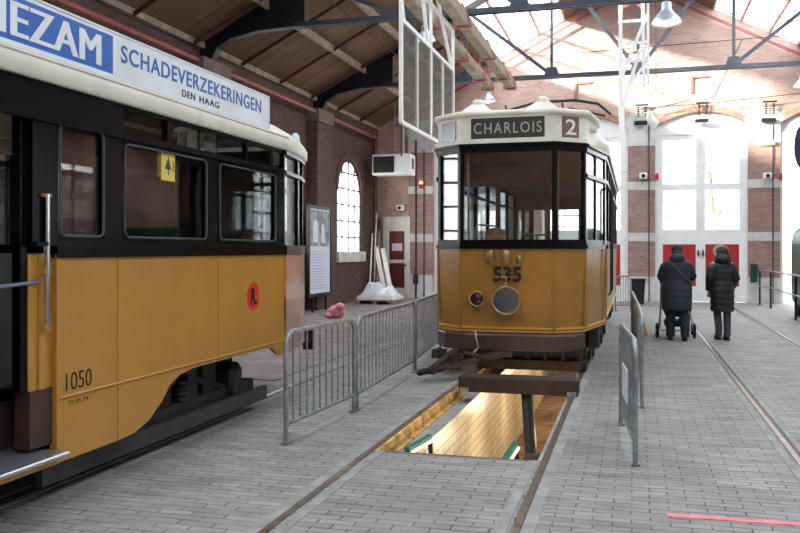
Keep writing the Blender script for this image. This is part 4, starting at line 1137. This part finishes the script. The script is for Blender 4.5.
# leaning boards and poles
for i, (xa, lab) in enumerate(((-8.35, 'left of the two white boards leaning by the corner door'), (-8.12, 'right of the two white boards leaning by the corner door'))):
    solo('leaning_board', MB().bar((xa+.55, 26.6, .02), (xa, 27.3, 1.75-i*.05), .14, .03, (0, -1, .3)), 'white', lab, 'board', 'white boards by the corner door')
for i, (xa, h, mm, lab) in enumerate(((-8.5, 2.9, 'timber', 'tallest pale pole leaning in the left back corner'), (-8.42, 2.7, 'rust', 'rusty pole leaning in the left back corner'), (-8.36, 2.3, 'galv', 'grey tube leaning in the left back corner'), (-8.53, 2.2, 'white', 'white strip leaning in the left back corner'), (-8.3, 2.9, 'timber', 'pale pole leaning right beside the corner door frame'))):
    solo('leaning_pole', MB().tube([(xa+.2, 27.2-.25*i, .01), (xa, 28.2-.25*i if i else 28.2, h)], .03, 8), mm, lab, 'pole', 'poles in the back corner')
solo('down_pipe', MB().tube([(XL+.12, 27.5, 0), (XL+.12, 27.5, 5.2)], .04, 8), 'red_rod', 'dark red down pipe beside the arched window', 'pipe')
solo('conduit', MB().tube([(-7.2, YB-.08, 0), (-7.2, YB-.08, 5.4)], .03, 8).box(-7.28, -7.12, YB-.16, YB-.05, .5, .8), 'grey_steel', 'dark pipe run on the wall right of the corner door', 'conduit')

# ------------------------------------------------------------------ right side: handrail, green vehicle, bin, post
t = empty('handrail', (3.7, 24.6, 0), 'dark steel handrail by the gate at the right', 'handrail')
ps = [(3.62, 27.3), (3.72, 25.9), (3.66, 21.7), (3.66, 18.0)]
for x, y in ps: build('post', MB().tube([(x, y, 0), (x, y, 1.05)], .028, 8), 'under', t)
for z in (1.05, .58):
    build('rail', MB().tube([(x, y, z) for x, y in ps], .022, 8), 'galv', t)
v0 = inv(793, 319, Z=0)
t = empty('green_wagon', (4.2, 20.6, 0), 'green covered wagon cut by the right edge of the photo', 'wagon')
gx = 3.80
body = MB(); prof = [(gx+.12, .25), (gx+.02, .4), (gx, .8), (gx, 1.8), (gx+.03, 2.05), (gx+.15, 2.2), (gx+.4, 2.26), (6.4, 2.26), (6.4, .25)]
body.prism(prof, 'Y', 20.3, 23.2)
build('body', body, 'green_dk', t, bevel=.05)
for y in (20.6, 22.8):
    build('wheel', MB().lathe([(.03, -.06), (.17, -.05), (.18, 0), (.17, .05), (.03, .06)], (gx+.12, y, .18), 'X', 18), 'rubber', t)
build('front_bracket', MB().tube([(gx-.08, 20.2, .18), (gx-.08, 20.35, 1.35), (gx+.1, 20.4, 1.5)], .025, 8).box(gx-.12, gx+.1, 20.15, 20.3, .15, .35), mat('violet_tube', (110, 96, 170), .4), t)
build('yellow_strip', MB().tube([(gx+.03, 20.22, .3), (gx+.02, 20.26, 1.5)], .02, 8), 'yellow', t)
v = inv(803, 147, Y=20.0)
t = empty('round_sign', (v.x, v.y, 0), 'dark purple rounded panel on a pole, cut by the right edge', 'sign')
build('panel', MB().lathe([(.3, -.02), (.3, .02)], v, 'Y', 24).xf(Matrix.Translation(v) @ Matrix.Diagonal((.6, 1, 1.6, 1)) @ Matrix.Translation(-v)), 'purple', t)
build('pole', MB().tube([(v.x+.05, v.y+.05, 0), (v.x+.05, v.y+.05, v.z)], .03, 8), 'under', t)
v = inv(638, 303, Z=0)
t = empty('rubbish_bin', (v.x, 26.8, 0), 'dark wheeled bin standing at the pier left of the closed gate', 'bin')
build('bin_body', MB().loft([[(v.x-a, 26.8-a, z), (v.x+a, 26.8-a, z), (v.x+a, 26.8+a, z), (v.x-a, 26.8+a, z)] for a, z in ((.17, .02), (.21, .72))], smooth=False), 'under', t)
build('bin_lid', MB().box(v.x-.23, v.x+.23, 26.57, 27.03, .72, .78), 'rubber', t, bevel=.015)
w = inv(754, 273, Y=YB-.15)
solo('green_box', MB().box(w.x-.1, w.x+.1, w.y-.05, w.y+.08, w.z-.28, w.z+.28), 'green_dk', 'small green box on the pier by the handrail', 'box', bevel=.01)
v = inv(645, 336, Z=0)
t = empty('yellow_stand', v, 'short leaning yellow stand with black cap between tram and stroller', 'stand')
build('plate', MB().bar((v.x+.02, v.y, .01), (v.x-.07, v.y+.05, .32), .08, .03, (0, 1, 0)), 'yellow', t)
build('cap', MB().box(v.x-.16, v.x-.02, v.y, v.y+.1, .31, .35), 'rubber', t)

# ------------------------------------------------------------------ people and stroller
def skin_body(name, chains, m, parent=None, sub=2, world=False):
    """chains: list of [(x,y,z,r) or name refs]; first vertex is the root"""
    verts = []; rad = []; edges = []; idx = {}
    for ch in chains:
        prev = None
        for x, y, z, r in ch:
            key = (round(x, 4), round(y, 4), round(z, 4))
            if key not in idx: idx[key] = len(verts); verts.append((x, y, z)); rad.append(r)
            i = idx[key]
            if prev is not None and (prev, i) not in edges: edges.append((prev, i))
            prev = i
    me = bpy.data.meshes.new(name); me.from_pydata(verts, edges, [])
    o = bpy.data.objects.new(name, me); COL.objects.link(o)
    md = o.modifiers.new('skin', 'SKIN'); md.use_smooth_shade = True
    bm = bmesh.new(); bm.from_mesh(me); lay = bm.verts.layers.skin.verify(); bm.verts.ensure_lookup_table()
    for i, v in enumerate(bm.verts):
        r = rad[i]; r = r if isinstance(r, tuple) else (r, r); v[lay].radius = r; v[lay].use_root = (i == 0)
    bm.to_mesh(me); bm.free()
    s_ = o.modifiers.new('sub', 'SUBSURF'); s_.levels = sub; s_.render_levels = sub
    me.materials.append(M[m] if isinstance(m, str) else m)
    if parent is not None: o.parent = parent
    return o
def ellring(cx_, cy_, z, rx, ry, n=28, puff=0):
    return [Vector((cx_+rx*math.cos(2*PI*j/n)*(1+puff), cy_+ry*math.sin(2*PI*j/n)*(1+puff), z)) for j in range(n)]
def hand_chains(w, d, side):
    """five fingers from the wrist w; d is the pointing direction"""
    w = Vector(w); d = Vector(d).normalized(); s_ = d.cross(Vector((0, 1, 0))).normalized()*side; n = d.cross(s_)
    palm = w+d*.06; ch = [[(*w, .022), (*palm, .028)]]
    for k in range(4):
        o = (k-1.5)*.02; L_ = (.075, .085, .08, .062)[k]
        b = palm+s_*o+d*.03; m_ = b+d*L_*.5; e = b+d*L_*.85+n*.02
        ch.append([(*palm, .028), (*b, .011), (*m_, .009), (*e, .008)])
    tb = w+d*.03-s_*.03
    ch.append([(*(w), .022), (*tb, .012), (*(tb+d*.035-s_*.012), .01), (*(tb+d*.06-s_*.01), .009)])
    return ch

def person(loc, rz, lab, coat, legm, kind):
    """local +y is the way the person faces; standing height about 1.78 m"""
    man = kind == 'man'
    sh = .2 if man else .175; H_ = 1.0 if man else .985
    def S(p): return (p[0], p[1], p[2]*H_, p[3]) if len(p) > 3 else p
    hip = (0, 0, .95, .13); chest = (0, 0, 1.3, .15); neck = (0, .01, 1.5, .055); hd = (0, .02, 1.6, .08); top = (0, .015, 1.7, .075)
    if man:
        hands = [((-sh, 0, 1.4), (-.27, .02, 1.17), (-.2, .3, 1.06)), ((sh, 0, 1.4), (.27, .02, 1.17), (.2, .3, 1.06))]
        hdirs = [(.1, 1, -.2), (-.1, 1, -.2)]
        feet = [(-.11, .0), (.13, -.14)]
    else:
        hands = [((-sh, 0, 1.4), (-.235, -.02, 1.15), (-.21, .1, .93)), ((sh, 0, 1.4), (.24, -.03, 1.15), (.2, .1, .95))]
        hdirs = [(.1, .25, -1), (-.1, .25, -1)]
        feet = [(-.055, .03), (.075, -.05)]
    ch = [[hip, (0, 0, 1.1, .125), chest, neck, hd, top]]
    for (s0, e0, w0) in hands:
        ch.append([chest, (*s0, .06), (*e0, .045), (*w0, .022)])
    for (h_, d_, sd) in ((hands[0], hdirs[0], -1), (hands[1], hdirs[1], 1)):
        ch += hand_chains(h_[2], d_, sd)
    for sx, (fx, fy) in zip((-.1, .1), feet):
        ch.append([hip, (sx, 0, .86, .085), ((sx+fx)/2, fy/2+.02, .48, .055), (fx, fy, .09, .035), (fx, fy+.13, .04, .03)])
    # nose, on the same surface
    ch.append([hd, (0, .12, 1.6, .014)])
    ch = [[S(p) for p in c] for c in ch]
    o = skin_body('person', ch, 'skin'); o.location = loc; o.rotation_euler = (0, 0, rz)
    prop(o, lab, 'person'); WL[o.name] = Vector((0, 0, 0))
    def part(n, mb, m, par=o):
        mb.v = [(x, y, z*H_) for x, y, z in mb.v]; return build(n, mb, m, par, world=False)
    part('ears', MB().sphere((-.082, .02, 1.61), .025, 8, 6, (.4, .8, 1.2)).sphere((.082, .02, 1.61), .025, 8, 6, (.4, .8, 1.2)), 'skin')
    part('face', MB().sphere((-.03, .098, 1.63), .011, 8, 6).sphere((.03, .098, 1.63), .011, 8, 6).box(-.022, .022, .094, .102, 1.548, 1.556), 'hair')
    # coat: one lofted surface with quilted rolls
    hem = .54 if man else .53
    prof = [(hem, .225, .18), (hem+.02, .24, .19), (.8, .245, .19), (.95, .245, .185), (1.1, .225, .165), (1.25, .235, .165), (1.36, .235, .155), (1.42, .21, .14), (1.47, .15, .11), (1.5, .1, .09)]
    wide = 1.08 if man else .84
    rings = []; zc = hem
    def interp(z):
        for (z0, a0, b0), (z1, a1, b1) in zip(prof, prof[1:]):
            if z0 <= z <= z1: k = (z-z0)/(z1-z0); return a0+(a1-a0)*k, b0+(b1-b0)*k
        return prof[-1][1:]
    nz = 54
    for i in range(nz+1):
        z = hem+(1.5-hem)*i/nz; a, b = interp(z)
        pf = .0 if z > 1.44 else abs(math.sin((z-hem)*PI/.115))*(.05 if not man else .022)
        rings.append(ellring(0, .0, z, a*wide*(1+pf), b*wide*(1+pf)))
    inner_ = [ellring(0, 0, hem+.01, .2*wide, .15*wide), ellring(0, 0, hem+.3, .2*wide, .15*wide)]
    cm = MB().loft([inner_[1], inner_[0]]+rings, cap=True)
    part('coat', cm, coat)
    # sleeves
    for (s0, e0, w0) in hands:
        sm = MB(); s0, e0, w0 = Vector(s0), Vector(e0), Vector(w0)
        s0 = s0+Vector((0, 0, -.045)); path = [s0+Vector((-.07 if s0.x > 0 else .07, 0, .03)), s0+Vector((-.03 if s0.x > 0 else .03, 0, .015))]; N_ = 8
        for k in range(1, N_+1): path.append(s0.lerp(e0, k/N_))
        for k in range(1, N_+1): path.append(e0.lerp(w0, k/N_*.98))
        pr_ = []
        rs = []
        prev = None
        for i, p_ in enumerate(path):
            tt = (path[min(i+1, len(path)-1)]-path[max(i-1, 0)]).normalized()
            x_ = tt.cross(Vector((0, 1, .01))).normalized() if abs(tt.y) < .9 else tt.cross(Vector((0, 0, 1))).normalized()
            if prev is not None and x_.dot(prev) < 0: x_ = -x_
            prev = x_; y_ = tt.cross(x_)
            r_ = (.06 if i == 0 else .078 if i == 1 else .085-.03*i/len(path))*(1+(.06 if i % 2 else 0))*(1.08 if man else 1)
            rs.append([p_+x_*math.cos(2*PI*j/16)*r_+y_*math.sin(2*PI*j/16)*r_ for j in range(16)])
        sm.loft(rs)
        part('sleeve', sm, coat)
    # hood and collar
    hd_ = MB()
    hd_.loft([ellring(0, -.0, 1.42, .16, .13), ellring(0, -.02, 1.47, .15, .13), ellring(0, -.03, 1.53, .125, .12), ellring(0, -.02, 1.57, .1, .1), ellring(0, -.01, 1.58, .085, .09)])
    hd_.sphere((0, -.09, 1.5), .13, 16, 10, (1.05, .7, .8))
    part('hood', hd_, coat)
    if man:
        part('cap', MB().sphere((0, .005, 1.68), .1, 18, 10, (1, 1.08, .75)).lathe([(.1, 0), (.105, .02), (.1, .04)], (0, .005, 1.64), 'Z', 18), 'hat')
        part('bag_strap', MB().tube([(-.08, -.175, 1.37), (.05, -.2, 1.22), (.2, -.14, 1.08), (.255, -.03, .98)], .012, 6).tube([(-.08, -.175, 1.37), (-.13, -.08, 1.47), (-.12, .05, 1.46)], .012, 6), 'strap')
        part('hair', MB().sphere((0, -.015, 1.62), .092, 16, 9, (1, 1, .8)), 'hair')
    else:
        part('fur_trim', MB().tube([(-.02+.115*math.cos(a)*1.05, .0+.03*math.sin(a), 1.63+.115*math.sin(a)) for a in [PI*2*k/20 for k in range(20)]], .035, 8, closed=True), 'fur')
        part('hat', MB().sphere((0, -.02, 1.63), .115, 18, 10, (1, 1, .95)), 'hat')
        part('hood_back', MB().sphere((0, -.06, 1.55), .125, 16, 10, (1.05, .75, .8)), coat)
    # legs: trousers and shoes
    for sx, (fx, fy) in zip((-.1, .1), feet):
        k = 1.05 if man else .8
        part('trouser_leg', MB().tube([(sx*.8, 0, .92), (sx*.8, 0, .7), ((sx+fx)/2, fy/2+.02, .48), (fx, fy*.8, .25), (fx, fy, .07)], .1*k, 14, .072*k), legm)
        sh_ = MB(); sh_.loft([[Vector((fx+a*math.cos(2*PI*j/14), fy+.05+b*math.sin(2*PI*j/14), z)) for j in range(14)] for a, b, z in ((.05, .145, .0), (.054, .15, .03), (.05, .13, .06), (.045, .08, .1), (.045, .06, .13))])
        part('shoe', sh_, 'shoe')
    return o
person((.755, 16.35, 0), math.radians(3), 'person in a long navy hooded coat and cap, seen from behind pushing a stroller', 'coat_navy', 'jeans', 'man')
person((1.56, 16.6, 0), math.radians(14), 'person in a black quilted coat with a pale fur hood trim, seen from behind', 'coat_black', 'trousers', 'woman')

t = empty('stroller', (.76, 17.05, 0), 'dark baby stroller with four wheels in front of the person in navy', 'stroller')
sx = .76
for x in (-.33, .33):
    for y, r in ((16.78, .135), (17.45, .1)):
        w = build('wheel', MB().lathe([(r-.035, -.02), (r, -.022), (r, .022), (r-.035, .02)], (sx+x, y, r), 'X', 24, cap=False), 'rubber', t)
        sp = MB().lathe([(.02, -.025), (.03, 0), (.02, .025)], (sx+x, y, r), 'X', 10)
        for k in range(6): a = k*PI/3; sp.bar((sx+x, y, r), (sx+x, y+(r-.03)*math.cos(a), r+(r-.03)*math.sin(a)), .012, .016)
        build('spokes', sp, 'galv', w)
frm = MB()
for x in (-.27, .27):
    frm.tube([(sx+x, 16.72, 1.03), (sx+x, 16.95, .62), (sx+x, 17.45, .12)], .016, 8)
    frm.tube([(sx+x*1.15, 16.78, .14), (sx+x, 17.05, .5)], .016, 8)
frm.tube([(sx-.3, 16.78, .14), (sx+.3, 16.78, .14)], .012, 8)
build('stroller_frame', frm, 'galv', t)
build('handle', MB().tube([(sx-.27, 16.72, 1.03), (sx-.25, 16.68, 1.05), (sx+.25, 16.68, 1.05), (sx+.27, 16.72, 1.03)], .02, 8), 'rubber', t)
build('seat', MB().loft([[(sx-.22*a, y-.0, z), (sx+.22*a, y, z), (sx+.22*a, y+d, z), (sx-.22*a, y+d, z)] for a, y, d, z in ((.8, 16.98, .4, .38), (1, 16.92, .5, .5), (1, 16.9, .5, .72), (.9, 16.92, .35, .85))], smooth=False), 'fabric', t, bevel=.03)
build('canopy', MB().sphere((sx, 17.05, .86), .24, 16, 9, (1, .9, .7)), 'fabric', t)
build('basket', MB().box(sx-.2, sx+.2, 16.85, 17.3, .2, .32), 'fabric', t, bevel=.02)

# ------------------------------------------------------------------ light
w = bpy.data.worlds.new('sky'); sc.world = w; w.use_nodes = True
nt = w.node_tree; bg = nt.nodes['Background']
bg.inputs[0].default_value = (.91, .95, 1, 1); bg.inputs[1].default_value = 5.0
sun = bpy.data.lights.new('sun', 'SUN'); sun.energy = 16; sun.angle = math.radians(4); sun.color = (1, .9, .76)
so = bpy.data.objects.new('sun', sun); COL.objects.link(so)
so.rotation_euler = Vector((1, .9, -.4)).to_track_quat('-Z', 'Y').to_euler()
def portal(c, size, direction):
    l = bpy.data.lights.new('portal', 'AREA'); l.shape = 'RECTANGLE'; l.size = size[0]; l.size_y = size[1]; l.cycles.is_portal = True
    o = bpy.data.objects.new('sky_portal', l); COL.objects.link(o); o.location = c
    o.rotation_euler = Vector(direction).to_track_quat('-Z', 'Y').to_euler(); return o
def lamp(loc, e, col=(1, .8, .5), r=.1):
    l = bpy.data.lights.new('lamp', 'POINT'); l.energy = e; l.color = col; l.shadow_soft_size = r
    o = bpy.data.objects.new('lamp', l); COL.objects.link(o); o.location = loc
for sg in (-1, 1):
    xm = CX+sg*(SK0+SK1)/2
    o = portal((xm, (Y0+YB)/2, zr(xm)+.2), (1, 1), (0, 0, -1))
    ln = (SK0-SK1)*math.hypot(1, .52)
    o.data.size = ln; o.data.size_y = YB-Y0
    o.rotation_euler = (0, sg*math.atan(.52), 0)
for i in range(5):
    lamp((-1.15, 7.9+i*2.4, -.6), 17, (1, .8, .52), .2)
sc.view_settings.view_transform = 'Standard'; sc.view_settings.look = 'None'; sc.view_settings.gamma = 1
sc.view_settings.exposure = 0.5
sc.view_settings.use_curve_mapping = False
